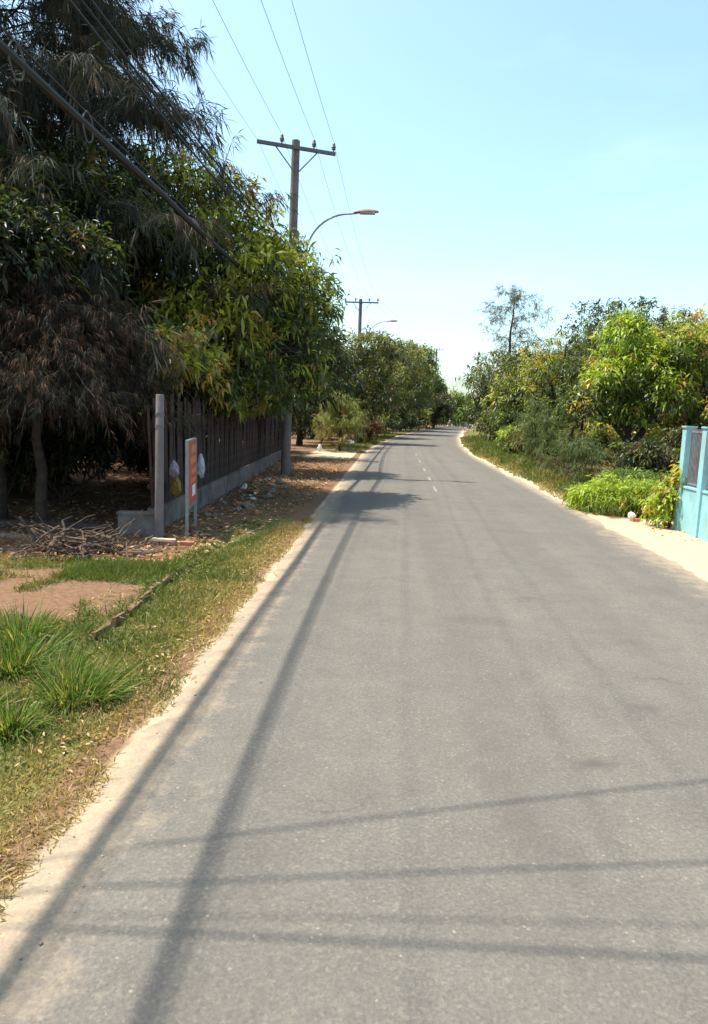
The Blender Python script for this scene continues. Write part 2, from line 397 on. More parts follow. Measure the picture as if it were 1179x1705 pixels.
# worn centre dashes, painted sheets 5 mm above the asphalt
for k, yc in enumerate([21.6, 25.0, 29.2, 34.5, 40.5]):
    r = rng(400 + k); n_ = 9; V = []; ln = 1.5
    xc = 1.40 + road_off(yc)
    for i in range(n_):
        t = i / (n_ - 1); y_ = yc + (t - .5) * ln; sl = (road_off(yc + 1) - road_off(yc - 1)) / 2
        for s_ in (-1, 1):
            x_ = xc + sl * (y_ - yc) + s_ * (.045 + r.uniform(-.018, .010)); V.append((x_, y_, float(road_z(x_, y_)) + .006))
    link('centre_dash', mesh_np('centre_dash', V, [[2 * i, 2 * i + 1, 2 * i + 3, 2 * i + 2] for i in range(n_ - 1)], M['paint']), road)

# ------------------------------------------------------------------ foliage generators
def norm(a): return a / np.maximum(np.linalg.norm(a, axis=1, keepdims=True), 1e-6)

def leaf_arrays(c, d, L, Wd, droop, r, fold=.25, fine=True):
    """folded leaves, base at c, pointing along d: 4 triangles, or 2 where they are far away"""
    n = len(c); d = norm(d)
    up = np.tile([0, 0, 1.0], (n, 1)) + r.normal(0, .45, (n, 3))
    s = norm(np.cross(d, up)); nn = np.cross(s, d)
    L = np.broadcast_to(L, n)[:, None]; Wd = np.broadcast_to(Wd, n)[:, None]
    dn = np.array([0, 0, -1.0]) * (L * np.broadcast_to(droop, n)[:, None])
    mid = c + d * L * .45 + dn * .25
    lf = mid - s * Wd * .5 + nn * Wd * fold; rt = mid + s * Wd * .5 + nn * Wd * fold
    tip = c + d * L * .95 + dn
    if not fine:
        V = np.stack([c, lf, rt, tip], 1).reshape(-1, 3); b = np.arange(n)[:, None, None] * 4
        return V, (b + np.array([[0, 2, 3], [0, 3, 1]])[None]).reshape(-1, 3)
    V = np.stack([c, lf, rt, mid, tip], 1).reshape(-1, 3)
    b = np.arange(n)[:, None, None] * 5
    F = (b + np.array([[0, 2, 3], [0, 3, 1], [3, 2, 4], [1, 3, 4]])[None]).reshape(-1, 3)
    return V, F

def strip_arrays(c, d, L, Wd, droop, r):
    """thin bent needles or blades: 2 triangles, 4 verts"""
    n = len(c); d = norm(d); s = norm(np.cross(d, r.normal(0, 1, (n, 3))))
    L = np.broadcast_to(L, n)[:, None]; Wd = np.broadcast_to(Wd, n)[:, None]
    dn = np.array([0, 0, -1.0]) * (L * np.broadcast_to(droop, n)[:, None])
    m = c + d * L * .42 + dn * .2; t = c + d * L * .95 + dn
    V = np.stack([c, m - s * Wd * .55, m + s * Wd * .55, t], 1).reshape(-1, 3)
    b = np.arange(n)[:, None, None] * 4
    return V, (b + np.array([[0, 2, 1], [1, 2, 3]])[None]).reshape(-1, 3)

PAL = dict(  # base colours of leaves: dark, mid, young, flush
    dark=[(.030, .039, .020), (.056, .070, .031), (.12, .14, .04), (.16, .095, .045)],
    mango=[(.050, .070, .026), (.095, .125, .038), (.33, .34, .06), (.46, .27, .07)],
    lime=[(.07, .105, .026), (.13, .185, .035), (.28, .36, .045), (.40, .30, .06)],
    olive=[(.075, .085, .038), (.13, .14, .058), (.21, .21, .075), (.24, .14, .08)],
    red=[(.10, .05, .04), (.15, .07, .05), (.13, .11, .04), (.24, .08, .05)])

def crown_points(lobes, n, r, inner=.45):
    """cluster points on the shells of overlapping lobes"""
    A = np.array([(l[3] * l[4] * l[5]) ** (2 / 3) for l in lobes]); k = r.choice(len(lobes), n, p=A / A.sum())
    Lb = np.array(lobes)[k]
    v = norm(r.normal(0, 1, (n, 3))); v[:, 2] = np.where((v[:, 2] < -.55), -v[:, 2], v[:, 2])
    rad = inner + (1.06 - inner) * r.random(n) ** .45
    rad *= .86 + .28 * vnoise(v[:, 0] * 2 + v[:, 2] + k * 3.1, v[:, 1] * 2 - v[:, 2], .45, 9)
    rad = np.where(r.random(n) < .07, rad * r.uniform(1.05, 1.28, n), rad)
    return Lb[:, :3] + v * Lb[:, 3:6] * rad[:, None], v, rad

def tube_path(a, b, r, wob=.12, n=5, sag=0):
    a, b = np.array(a, float), np.array(b, float); L = np.linalg.norm(b - a); P = []
    for i in range(n):
        t = i / (n - 1); p = a + (b - a) * t
        if 0 < i < n - 1: p = p + r.normal(0, wob * L * .25, 3) + np.array([0, 0, sag * L * math.sin(math.pi * t)])
        P.append(p)
    return P

def broad_tree(name, base, lobes, label, group, seed, pal='mango', leaf=.21, clusters=700, per=13, p_young=.12, p_flush=.04,
               trunk_r=.2, fork=1.7, mat=None, cat='tree', width=.27, top_young=True, sparse_twigs=10, fine=False, sunlit_at=()):
    r = rng(seed); base = np.array(base, float); base[2] = float(ground_z(base[0], base[1])) - .05
    t = thing(name, tuple(base), label, cat, group)
    bm = mat or M['bark']
    lob = [(l[0] - base[0], l[1] - base[1], l[2] - base[2], l[3], l[4], l[5]) for l in lobes]
    cen = np.mean([l[:3] for l in lob], 0)
    fk = np.array([cen[0] * .18, cen[1] * .18, fork]) + r.normal(0, .08, 3)
    MB().tube(tube_path((0, 0, 0), fk, r, .12, 6), np.linspace(trunk_r * 1.35, trunk_r * .85, 6), 10).build('trunk', bm, t, True)
    for l in lob:
        m = MB(); c = np.array(l[:3]); path = tube_path(fk - np.array([0, 0, .15]), c, r, .35, 6, .08)
        m.tube(path, np.linspace(trunk_r * .62, trunk_r * .18, 6), 7)
        for j in range(sparse_twigs):
            s = path[r.integers(2, 6)]; v = norm(r.normal(0, 1, (1, 3)))[0]; v[2] = abs(v[2]) * .8 - .15
            e = c + v * np.array(l[3:6]) * r.uniform(.7, 1.0)
            m.tube(tube_path(s, e, r, .25, 4), np.linspace(trunk_r * .16, .008, 4), 4, False)
        m.build('limb', bm, t, True)
    P, v, rad = crown_points(lob, clusters, r)
    hz = (P[:, 2] - P[:, 2].min()) / max(1e-3, np.ptp(P[:, 2]))
    # colour by cluster: young growth grows in patches
    patch = vnoise(P[:, 0] + seed, P[:, 1] + P[:, 2], 1.3, seed)
    yp = p_young * (1.6 * (patch > .5) + .15) * (.35 + 1.1 * hz if top_young else 1)
    for fx, fy, fz, fr in sunlit_at:                       # young-leaf colour painted onto boughs to imitate sunlight on them
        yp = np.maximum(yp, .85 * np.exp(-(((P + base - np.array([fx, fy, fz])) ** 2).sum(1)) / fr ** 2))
    q = r.random(clusters); pc = np.array(PAL[pal])
    ccol = pc[0] + (pc[1] - pc[0]) * r.random((clusters, 1))
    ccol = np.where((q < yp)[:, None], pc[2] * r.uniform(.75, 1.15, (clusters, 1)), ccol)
    ccol = np.where((q > 1 - p_flush * (1.8 * (patch > .45)))[:, None], pc[3] * r.uniform(.7, 1.1, (clusters, 1)), ccol)
    n = clusters * per
    c = np.repeat(P, per, 0) + r.normal(0, leaf * .42, (n, 3))
    csz = np.repeat(np.clip(r.lognormal(0, .28, clusters), .5, 1.7), per)
    d = np.repeat(v, per, 0) * .45 + r.normal(0, .62, (n, 3)) + np.array([0, 0, -.28])
    V, F = leaf_arrays(c, d, leaf * csz * r.uniform(.55, 1.2, n), leaf * csz * width * r.uniform(.7, 1.25, n), r.uniform(.05, .6, n), r, fine=fine)
    col = np.repeat(ccol, per, 0) * r.uniform(.72, 1.25, (n, 1)) * np.array([1, 1, 1]) + r.normal(0, .006, (n, 3)); col = np.clip(col, .008, 1)
    cr = link('crown', mesh_np('crown', V, F, M['leaf'], np.repeat(col, 5 if fine else 4, 0)), t); cr['kind'] = 'stuff'
    return t

def blob(x, y, z, R, r, n=6, flat=.75, spread=.55):
    """n overlapping lobes filling a crown of radius R about a centre"""
    L = [(x, y, z, R * .62, R * .62, R * .62 * flat)]
    for i in range(n):
        a = 2 * math.pi * (i + r.uniform(-.3, .3)) / n; k = R * r.uniform(spread - .08, spread + .12); q = R * r.uniform(.38, .52)
        L.append((x + math.cos(a) * k, y + math.sin(a) * k, z + R * flat * r.uniform(-.4, .5), q, q, q * r.uniform(.7, .95)))
    return L

def feathery_tree(name, base, height, label, group, seed, reach=3.0, first=2.5, branches=46, sub=22, per=20, need=.26, wid=.011,
                  brown=.25, trunk_r=.2, low_brown=False, azim=None, col=((.040, .050, .028), (.075, .085, .045), (.15, .095, .055)), cat='tree', rise=.45, droop=1.0, lean=(0, 0)):
    r = rng(seed); base = np.array(base, float); base[2] = float(ground_z(base[0], base[1])) - .05
    t = thing(name, tuple(base), label, cat, group)
    top = np.array([lean[0], lean[1], height * .95]); tp = tube_path((0, 0, 0), top, r, .03, 9); tp = [np.array(p) for p in tp]
    MB().tube(tp, np.linspace(trunk_r * 1.2, .025, 9), 9).build('trunk', M['bark'], t, True)
    wood = MB(); cs, ds, hs = [], [], []
    for i in range(branches):
        h = first + (height * .97 - first) * ((i + r.random()) / branches); f = h / height
        p0 = np.array([np.interp(h, [q[2] for q in tp], [q[j] for q in tp]) for j in range(3)])
        a = r.uniform(0, 2 * math.pi) if azim is None else r.uniform(*azim)
        L = reach * (1.2 - 1.0 * max(0, f - .25)) * r.uniform(.6, 1.1) * (1 - .35 * (f > .9))
        out = np.array([math.cos(a), math.sin(a), 0]); path = []
        for k in range(7):
            s = k / 6; path.append(p0 + out * L * s + np.array([0, 0, L * (rise * s - .38 * droop * s * s)]) + r.normal(0, .03 * L, 3) * (k > 0))
        wood.tube(path, np.linspace(max(.012, trunk_r * .22 * (1.1 - f)), .006, 7), 5, False)
        for j in range(sub):
            s = r.uniform(.22, 1.0) ** .8; p = np.array([np.interp(s * 6, range(7), [q[m] for q in path]) for m in range(3)])
            dd = norm((out * r.uniform(.2, 1) + r.normal(0, .55, 3) + np.array([0, 0, r.uniform(-.5, .55)]))[None])[0]
            l2 = r.uniform(.35, .8) * (.6 + .13 * reach)
            tt = r.random(per); q = p + np.outer(tt * l2, dd) + np.outer(tt ** 2 * l2 * .35, [0, 0, -1])
            cs.append(q); ds.append(np.tile(dd * .55, (per, 1)) + r.normal(0, .33, (per, 3)) + np.array([0, 0, -.62 * droop]))
            hs.append(np.full((per, 2), (h, r.random())))
    wood.build('branch_work', M['bark'], t, True)
    c = np.concatenate(cs); d = np.concatenate(ds); hh = np.concatenate(hs); n = len(c)
    V, F = strip_arrays(c, d, need * r.uniform(.6, 1.25, n), wid, r.uniform(.1, .5, n), r)
    g0, g1, gb = map(np.array, col)
    cc = g0 + (g1 - g0) * r.random((n, 1)); pb = brown * np.where(low_brown, np.clip(1.8 - 1.6 * hh[:, :1] / height * 2.2, .05, 1.6), 1.0)
    cc = np.where(hh[:, 1:] < pb, gb * r.uniform(.6, 1.15, (n, 1)), cc)
    cr = link('crown', mesh_np('crown', V, F, M['needle'], np.repeat(cc, 4, 0)), t); cr['kind'] = 'stuff'
    return t

# ------------------------------------------------------------------ trees, left of the road
GL = 'trees behind the picket fence'
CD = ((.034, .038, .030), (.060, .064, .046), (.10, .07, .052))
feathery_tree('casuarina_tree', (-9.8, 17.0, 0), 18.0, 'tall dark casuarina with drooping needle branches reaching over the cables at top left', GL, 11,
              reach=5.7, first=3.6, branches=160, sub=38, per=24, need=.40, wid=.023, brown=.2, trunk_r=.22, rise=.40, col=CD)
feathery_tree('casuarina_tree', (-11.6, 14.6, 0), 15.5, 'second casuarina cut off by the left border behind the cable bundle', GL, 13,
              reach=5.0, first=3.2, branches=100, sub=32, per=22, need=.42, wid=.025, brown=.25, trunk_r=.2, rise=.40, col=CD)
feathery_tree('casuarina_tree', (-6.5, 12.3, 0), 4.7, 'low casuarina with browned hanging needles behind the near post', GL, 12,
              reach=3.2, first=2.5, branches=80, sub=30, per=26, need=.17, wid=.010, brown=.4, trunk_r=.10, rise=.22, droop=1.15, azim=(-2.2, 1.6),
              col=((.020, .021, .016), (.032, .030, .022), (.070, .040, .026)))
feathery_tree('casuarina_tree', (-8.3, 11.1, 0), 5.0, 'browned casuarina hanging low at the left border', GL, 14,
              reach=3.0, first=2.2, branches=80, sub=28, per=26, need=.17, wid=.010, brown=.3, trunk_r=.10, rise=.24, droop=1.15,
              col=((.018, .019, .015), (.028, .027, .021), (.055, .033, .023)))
r = rng(5)
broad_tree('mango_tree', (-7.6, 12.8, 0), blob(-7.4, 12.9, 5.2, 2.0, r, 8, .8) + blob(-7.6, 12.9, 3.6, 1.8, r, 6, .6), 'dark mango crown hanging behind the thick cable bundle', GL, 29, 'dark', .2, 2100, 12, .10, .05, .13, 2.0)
for k, (x, y, R, lab) in enumerate([(-7.6, 15.4, 1.6, 'dark undergrowth bush behind the near post'), (-9.6, 16.6, 1.8, 'dark undergrowth bush behind the brush pile'), (-12.0, 15.6, 1.9, 'dark undergrowth bush at the left border'), (-6.6, 20.5, 1.4, 'dark undergrowth bush behind the middle of the picket fence'),
        (-6.9, 38.5, 1.9, 'dark undergrowth bush past the end of the picket fence'), (-8.5, 24, 1.8, 'dark undergrowth bush in the second row behind the fence'), (-14.5, 12.6, 1.8, 'dark undergrowth bush outside the left border')]):
    broad_tree('undergrowth_bush', (x, y, 0), blob(x, y, R * .75, R, r, 7, .8), lab, GL, 230 + k, 'dark', .2, 700, 11, .03, .08, .05, .3, cat='bush', sparse_twigs=3)
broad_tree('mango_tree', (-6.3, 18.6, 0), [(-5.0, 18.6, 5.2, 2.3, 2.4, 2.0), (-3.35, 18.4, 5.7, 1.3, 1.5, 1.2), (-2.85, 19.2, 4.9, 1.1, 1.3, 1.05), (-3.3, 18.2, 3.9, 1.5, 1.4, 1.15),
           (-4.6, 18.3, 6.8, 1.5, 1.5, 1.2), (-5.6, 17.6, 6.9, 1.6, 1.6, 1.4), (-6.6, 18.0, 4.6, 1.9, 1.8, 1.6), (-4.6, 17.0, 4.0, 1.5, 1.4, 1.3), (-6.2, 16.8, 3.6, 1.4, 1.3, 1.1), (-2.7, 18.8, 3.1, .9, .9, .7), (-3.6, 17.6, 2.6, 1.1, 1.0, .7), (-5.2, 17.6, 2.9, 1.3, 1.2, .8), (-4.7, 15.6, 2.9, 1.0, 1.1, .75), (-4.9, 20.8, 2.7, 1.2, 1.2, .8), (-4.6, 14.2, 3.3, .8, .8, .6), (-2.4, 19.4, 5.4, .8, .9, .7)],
           'broad mango tree with yellow new leaves overhanging the road in front of the tall pole', GL, 21, 'mango', .22, 3300, 12, .6, .10, .24, 1.9, fine=True, sunlit_at=((-4.4, 17.8, 7.4, 1.2), (-2.7, 18.2, 6.0, 1.2), (-3.5, 17.8, 6.6, 1.1)))  # last argument: crown spots whose sunlit look is put into the leaf colour
broad_tree('mango_tree', (-8.4, 16.4, 0), blob(-7.9, 16.4, 6.2, 3.0, r, 8, .85) + blob(-7.6, 15.6, 3.2, 2.4, r, 6, .6), 'dark mango tree crowded between the casuarina and the yellow-leaved mango', GL, 22, 'dark', .23, 2000, 13, .12, .03, .22, 2.0)
broad_tree('mango_tree', (-6.4, 25.5, 0), [(-4.9, 25.5, 4.4, 2.0, 2.0, 1.5), (-3.3, 25.6, 4.6, 1.4, 1.6, 1.2), (-2.7, 26.3, 3.6, 1.2, 1.3, 1.0), (-6.2, 25.2, 5.4, 1.9, 1.8, 1.4), (-4.3, 26.6, 5.6, 1.5, 1.5, 1.1), (-3.5, 24.6, 3.0, 1.2, 1.2, .8)],
           'dark drooping mango tree beside the foot of the tall pole', GL, 23, 'dark', .25, 1100, 12, .10, .03, .2, 1.6)
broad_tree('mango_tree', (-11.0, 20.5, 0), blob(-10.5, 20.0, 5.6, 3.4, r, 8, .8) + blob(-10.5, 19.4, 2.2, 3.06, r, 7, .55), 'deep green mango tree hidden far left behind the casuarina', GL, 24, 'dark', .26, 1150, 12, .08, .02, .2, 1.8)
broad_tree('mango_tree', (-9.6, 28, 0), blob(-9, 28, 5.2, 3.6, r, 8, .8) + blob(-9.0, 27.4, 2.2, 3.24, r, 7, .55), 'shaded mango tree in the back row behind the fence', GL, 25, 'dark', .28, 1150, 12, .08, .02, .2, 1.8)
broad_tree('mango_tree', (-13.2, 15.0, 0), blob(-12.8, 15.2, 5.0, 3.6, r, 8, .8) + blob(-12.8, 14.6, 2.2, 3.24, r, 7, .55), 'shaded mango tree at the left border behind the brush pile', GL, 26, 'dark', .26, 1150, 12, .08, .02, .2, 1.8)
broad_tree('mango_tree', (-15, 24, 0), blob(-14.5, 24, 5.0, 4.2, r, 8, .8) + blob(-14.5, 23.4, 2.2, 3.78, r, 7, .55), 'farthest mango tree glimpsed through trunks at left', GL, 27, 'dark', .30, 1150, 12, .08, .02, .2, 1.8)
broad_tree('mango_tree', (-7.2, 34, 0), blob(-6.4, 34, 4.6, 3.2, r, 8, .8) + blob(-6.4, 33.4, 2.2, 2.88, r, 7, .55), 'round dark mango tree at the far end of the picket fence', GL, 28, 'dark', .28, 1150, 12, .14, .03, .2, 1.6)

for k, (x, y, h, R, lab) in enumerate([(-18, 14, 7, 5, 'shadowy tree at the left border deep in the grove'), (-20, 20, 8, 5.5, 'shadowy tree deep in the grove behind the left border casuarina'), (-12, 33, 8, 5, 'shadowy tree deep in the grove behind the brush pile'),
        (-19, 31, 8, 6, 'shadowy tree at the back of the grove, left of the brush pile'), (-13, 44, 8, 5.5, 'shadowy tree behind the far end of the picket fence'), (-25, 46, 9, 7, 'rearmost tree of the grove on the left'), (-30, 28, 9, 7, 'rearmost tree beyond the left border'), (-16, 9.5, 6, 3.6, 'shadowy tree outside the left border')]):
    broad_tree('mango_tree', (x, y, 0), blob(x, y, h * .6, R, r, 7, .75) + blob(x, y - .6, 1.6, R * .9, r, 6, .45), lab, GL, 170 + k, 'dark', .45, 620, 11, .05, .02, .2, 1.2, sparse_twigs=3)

GF = 'trees along the left of the far road'
feathery_tree('casuarina_shrub', (-3.2, 41.8, 0), 3.4, 'bushy yellow-green casuarina shrub with brown base beside the side track', GF, 31, reach=1.5, first=.25, branches=46, sub=14, per=18, need=.34, wid=.022,
              brown=.35, trunk_r=.07, low_brown=True, col=((.16, .18, .05), (.25, .26, .08), (.26, .16, .08)), cat='shrub', rise=.8, droop=.5)
broad_tree('broadleaf_tree', (-6.4, 47, 0), blob(-5.6, 47, 4.9, 2.9, r, 7, .9), 'dark broadleaf tree directly behind the casuarina shrub', GF, 36, 'dark', .30, 800, 11, .1, .02, .18, 1.5)
broad_tree('broadleaf_tree', (-2.6, 54, 0), [(-1.9, 54, 7.4, 2.2, 2.0, 1.0), (-.5, 54, 6.8, 1.3, 1.4, .8), (-3.3, 54.5, 6.4, 1.6, 1.6, .9), (-2.2, 54, 5.0, 2.0, 2, 1.3), (-1.6, 53.6, 3.6, 1.8, 1.8, 1.2), (-3.2, 54, 2.6, 2.0, 1.8, 1.3)],
           'flat-topped tree below the second power pole', GF, 32, 'olive', .34, 900, 11, .2, .03, .2, 2.4)
for k, (x, y, h, R, pal, lab) in enumerate([
        (-2.3, 68, 8.6, 3.6, 'olive', 'olive green tree just right of the flat-topped tree'),
        (-.6, 84, 10.4, 4.4, 'olive', 'tall olive tree standing where the road begins to bend'),
        (1.0, 103, 12.4, 5.2, 'mango', 'tall round tree at the crest of the far left row'),
        (5.6, 142, 12.0, 5.0, 'mango', 'sunlit tree left of the gap in the far tree line'),
        (2.0, 122, 12.4, 5.4, 'olive', 'wide olive tree beneath the third power pole'),
        (-7, 60, 6.0, 3.8, 'dark', 'dark tree in the second row behind the side track'),
        (-6, 82, 6.8, 4.4, 'dark', 'dark tree in the second row behind the olive trees')]):
    L = blob(x, y, h * .68, R, r, 8, .95) + blob(x + .3, y - .6, h * .33, R * .95, r, 6, .8)
    broad_tree('broadleaf_tree', (x, y, 0), L, lab, GF, 40 + k, pal, max(.3, y * .0056), 1100, 11, .22, .05, .2, 1.4, sparse_twigs=4)
broad_tree('broadleaf_bush', (7.4, 128, 0), blob(7.4, 127.5, 3.4, 3.6, r, 7, .9), 'dark bush overhanging the outside of the bend', GF, 55, 'dark', .55, 700, 10, .0, .15, .15, 1.0, cat='bush', sparse_twigs=3)
broad_tree('thorn_bush', (-1.9, 57, 0), blob(-2.2, 57, 1.0, 1.2, r, 6, .8), 'low brown bush at the road edge below the flat-topped tree', GF, 56, 'red', .22, 300, 10, .05, .2, .05, .4, cat='bush', sparse_twigs=3)
for k, (x, y, h, R, pal, lab) in enumerate([
        (17.5, 175, 8.5, 5.0, 'lime', 'light green tree at the end of the visible road'),
        (30, 240, 10, 7, 'dark', 'distant dark tree closing the view along the road'),
        (44, 300, 11, 8, 'olive', 'farthest tree beyond the bend')]):
    broad_tree('broadleaf_tree', (x, y, 0), blob(x, y, h * .6, R, r, 7, .8) + blob(x, y - 1, h * .25, R * .9, r, 5, .6), lab, GF, 60 + k, pal, y * .005, 700, 10, .25, .04, .25, 1.2, sparse_twigs=3)

# ------------------------------------------------------------------ trees, right of the road
GR = 'trees along the right of the road'
feathery_tree('sparse_tree', (9.5, 60, 0), 13.4, 'tall thin-crowned tree rising above the others on the right', GR, 71, reach=5.0, first=7.6, branches=30, sub=18, per=13, need=.32, wid=.030,
              brown=.3, trunk_r=.24, col=((.07, .08, .05), (.11, .12, .07), (.15, .11, .08)), rise=.30, droop=.15, lean=(.2, 0))
RT = [
    (11.2, 64, 9.4, 3.4, 'olive', .12, .05, 'olive tree nearest the gap at the bend, below the thin-crowned tree'),
    (8.9, 48, 6.6, 2.2, 'mango', .75, .12, 'mango tree with yellow-tipped leaves where the road bends right'),
    (10.4, 50, 8.1, 3.0, 'dark', .18, .05, 'dark green mango tree behind the yellow-tipped mango'),
    (9.9, 40, 7.2, 2.7, 'mango', .22, .05, 'mango tree in the middle of the right row'),
    (13.2, 41, 9.3, 3.0, 'dark', .14, .06, 'tallest broad-leaved tree in the right row'),
    (12.6, 31.5, 7.2, 2.5, 'mango', .30, .14, 'mango tree with orange new leaves near the turquoise fence'),
    (15.3, 36, 8.3, 3.0, 'dark', .2, .05, 'dark tree behind the orange-leaved mango at right border'),
    (14.2, 26.5, 5.8, 2.4, 'mango', .24, .08, 'mango tree right behind the turquoise fence'),
    (19, 31, 7.5, 3.2, 'dark', .2, .04, 'dark tree beyond the fence at the right border')]
for k, (x, y, h, R, pal, yo, fl, lab) in enumerate(RT):
    rr = rng(700 + k)
    R *= 1.28; L = blob(x + .5, y, h - R * .78, R, rr, 9, .8) + blob(x + .3, y - .5, max(1.6, h - R * 1.9), R * .88, rr, 7, .7)
    broad_tree('mango_tree' if pal != 'olive' else 'broadleaf_tree', (x + .2, y, 0), L, lab, GR, 80 + k, pal, max(.23, y * .006), 1300, 12, yo, fl, .17, 1.5)
rr = rng(99)
broad_tree('mango_tree', (9.9, 29.5, 0), [(9.5, 29.5, 5.6, .95, 1.0, 1.15), (10.2, 29.3, 4.4, 1.5, 1.4, 1.2), (8.9, 29.4, 3.9, 1.2, 1.2, 1.0), (10.9, 29.0, 3.4, 1.3, 1.3, 1.0), (9.3, 29.2, 2.7, 1.0, 1.0, .8), (11.6, 29.4, 4.8, 1.2, 1.2, 1.0)],
           'bright lime-green mango tree standing out in the right row', GR, 95, 'lime', .24, 1500, 12, .6, .06, .16, 1.4, fine=True)
broad_tree('mango_tree', (7.3, 28.4, 0), [(8.0, 29.2, 3.1, 1.0, 1.0, .7), (7.6, 28.6, 2.6, .9, .9, .6)],
           'slender dark trunk with a small crown at the right verge', GR, 96, 'mango', .22, 260, 12, .2, .05, .13, 1.5)
feathery_tree('casuarina_shrub', (7.2, 32.5, 0), 3.0, 'soft grey-green shrub under the mango trees on the right verge', GR, 97, reach=1.7, first=.3, branches=36, sub=14, per=16, need=.30, wid=.018,
              brown=.2, trunk_r=.06, low_brown=True, col=((.075, .105, .04), (.13, .16, .06), (.17, .11, .06)), cat='shrub', rise=.7, droop=.6)
feathery_tree('casuarina_shrub', (6.7, 25.4, 0), 1.7, 'small brown-tinged shrub between the verge trunk and the green bush', GR, 98, reach=1.1, first=.2, branches=26, sub=12, per=16, need=.24, wid=.014,
              brown=.35, trunk_r=.04, low_brown=True, col=((.075, .105, .04), (.13, .16, .06), (.17, .11, .06)), cat='shrub', rise=.7, droop=.6)
for k, (x, y, h, R, pal, lab) in enumerate([(15.5, 95, 8, 4.2, 'olive', 'olive tree inside the bend behind the yellow-tipped mango'), (24, 135, 10, 5.5, 'red', 'reddish tree at the far inside of the bend'),
                                            (20, 75, 8, 4.5, 'dark', 'dark tree in the second row on the right'), (24, 52, 8, 4.5, 'dark', 'dark tree in the third row on the right'), (36, 170, 11, 7, 'olive', 'distant olive tree behind the reddish tree')]):
    broad_tree('broadleaf_tree', (x, y, 0), blob(x, y, h * .62, R, rr, 7, .8) + blob(x, y - 1, h * .25, R * .85, rr, 5, .6), lab, GR, 110 + k, pal, y * .005, 700, 10, .2, .05, .22, 1.2, sparse_twigs=3)

for k, (x, y, h, R, lab) in enumerate([(18, 44, 8, 4.5, 'shadowy tree in the second row, behind the tallest right tree'), (22, 38, 8, 5, 'shadowy tree in the second row at the right border'), (14, 56, 8.5, 4.2, 'shadowy tree behind the thin-crowned tree'),
        (17, 66, 8.5, 5, 'shadowy tree of the back row right of the thin-crowned tree'), (30, 60, 9, 7, 'rearmost tree on the right'), (12, 80, 9, 4.6, 'tree inside the bend behind the olive tree')]):
    broad_tree('mango_tree', (x, y, 0), blob(x, y, h * .6, R, rr, 7, .75) + blob(x, y - .6, 1.6, R * .9, rr, 6, .5), lab, GR, 190 + k, 'dark', .46, 750, 11, .08, .03, .2, 1.2, sparse_twigs=3)
for k, (x, y, R, pal, lab) in enumerate([(9.2, 33.5, 1.7, 'mango', 'low leafy undergrowth below the lime-green mango'), (11.6, 26.2, 1.6, 'dark', 'dark undergrowth left of the turquoise fence'), (9.4, 26.0, 1.2, 'dark', 'dark undergrowth behind the green bush'), (8.9, 43, 1.8, 'olive', 'olive undergrowth below the middle mango')]):
    broad_tree('undergrowth_bush', (x, y, 0), blob(x, y, R * .7, R, rr, 7, .7), lab, GR, 210 + k, pal, .2, 500, 11, .2, .05, .05, .3, cat='bush', sparse_twigs=3)

for k, (x, y, R, pal, lab) in enumerate([(-2.9, 62, 2.0, 'olive', 'olive bush on the far left verge, first past the brown bush'), (-1.6, 73, 2.2, 'mango', 'green bush on the far left verge before the bend'), (-.6, 84, 2.4, 'olive', 'olive bush at the start of the bend'),
        (1.0, 96, 2.6, 'dark', 'dark bush on the outside of the bend'), (2.8, 110, 2.8, 'mango', 'green bush in the middle of the bend'), (5.6, 133, 3.2, 'olive', 'olive bush past the dark overhanging bush'), (10.5, 158, 3.4, 'mango', 'green bush beside the far motorbike'), (-6.2, 47, 2.2, 'dark', 'dark bush behind the casuarina shrub'),
        (-5.4, 52, 2.2, 'olive', 'olive bush behind the white sack'), (-8, 68, 3, 'dark', 'dark bush in the gap behind the far left row'), (-6, 95, 4, 'dark', 'dark bush at the back of the far left row')]):
    broad_tree('roadside_bush', (x, y, 0), blob(x, y, R * .7, R, rr, 7, .75), lab, GF, 240 + k, pal, max(.24, y * .0048), 420, 10, .2, .05, .06, .4, cat='bush', sparse_twigs=3)
for k, (x, y, R, pal, lab) in enumerate([(10.2, 55, 1.9, 'mango', 'green bush at the inside of the bend, below the thin-crowned tree'), (11.4, 68, 2.2, 'olive', 'olive bush at the inside of the bend'), (13.0, 82, 2.8, 'mango', 'green bush on the far inside of the bend'), (17.5, 103, 3.4, 'dark', 'dark bush on the far inside of the bend'),
        (23, 125, 4.2, 'mango', 'farthest green bush on the inside of the bend'), (7.7, 43.5, 1.3, 'lime', 'low bright bush below the yellow-tipped mango'), (8.2, 37, 1.5, 'mango', 'low green bush beside the grey-green shrub')]):
    broad_tree('roadside_bush', (x, y, 0), blob(x, y, R * .7, R, rr, 7, .75), lab, GR, 260 + k, pal, max(.2, y * .0048), 420, 10, .3, .05, .06, .4, cat='bush', sparse_twigs=3)

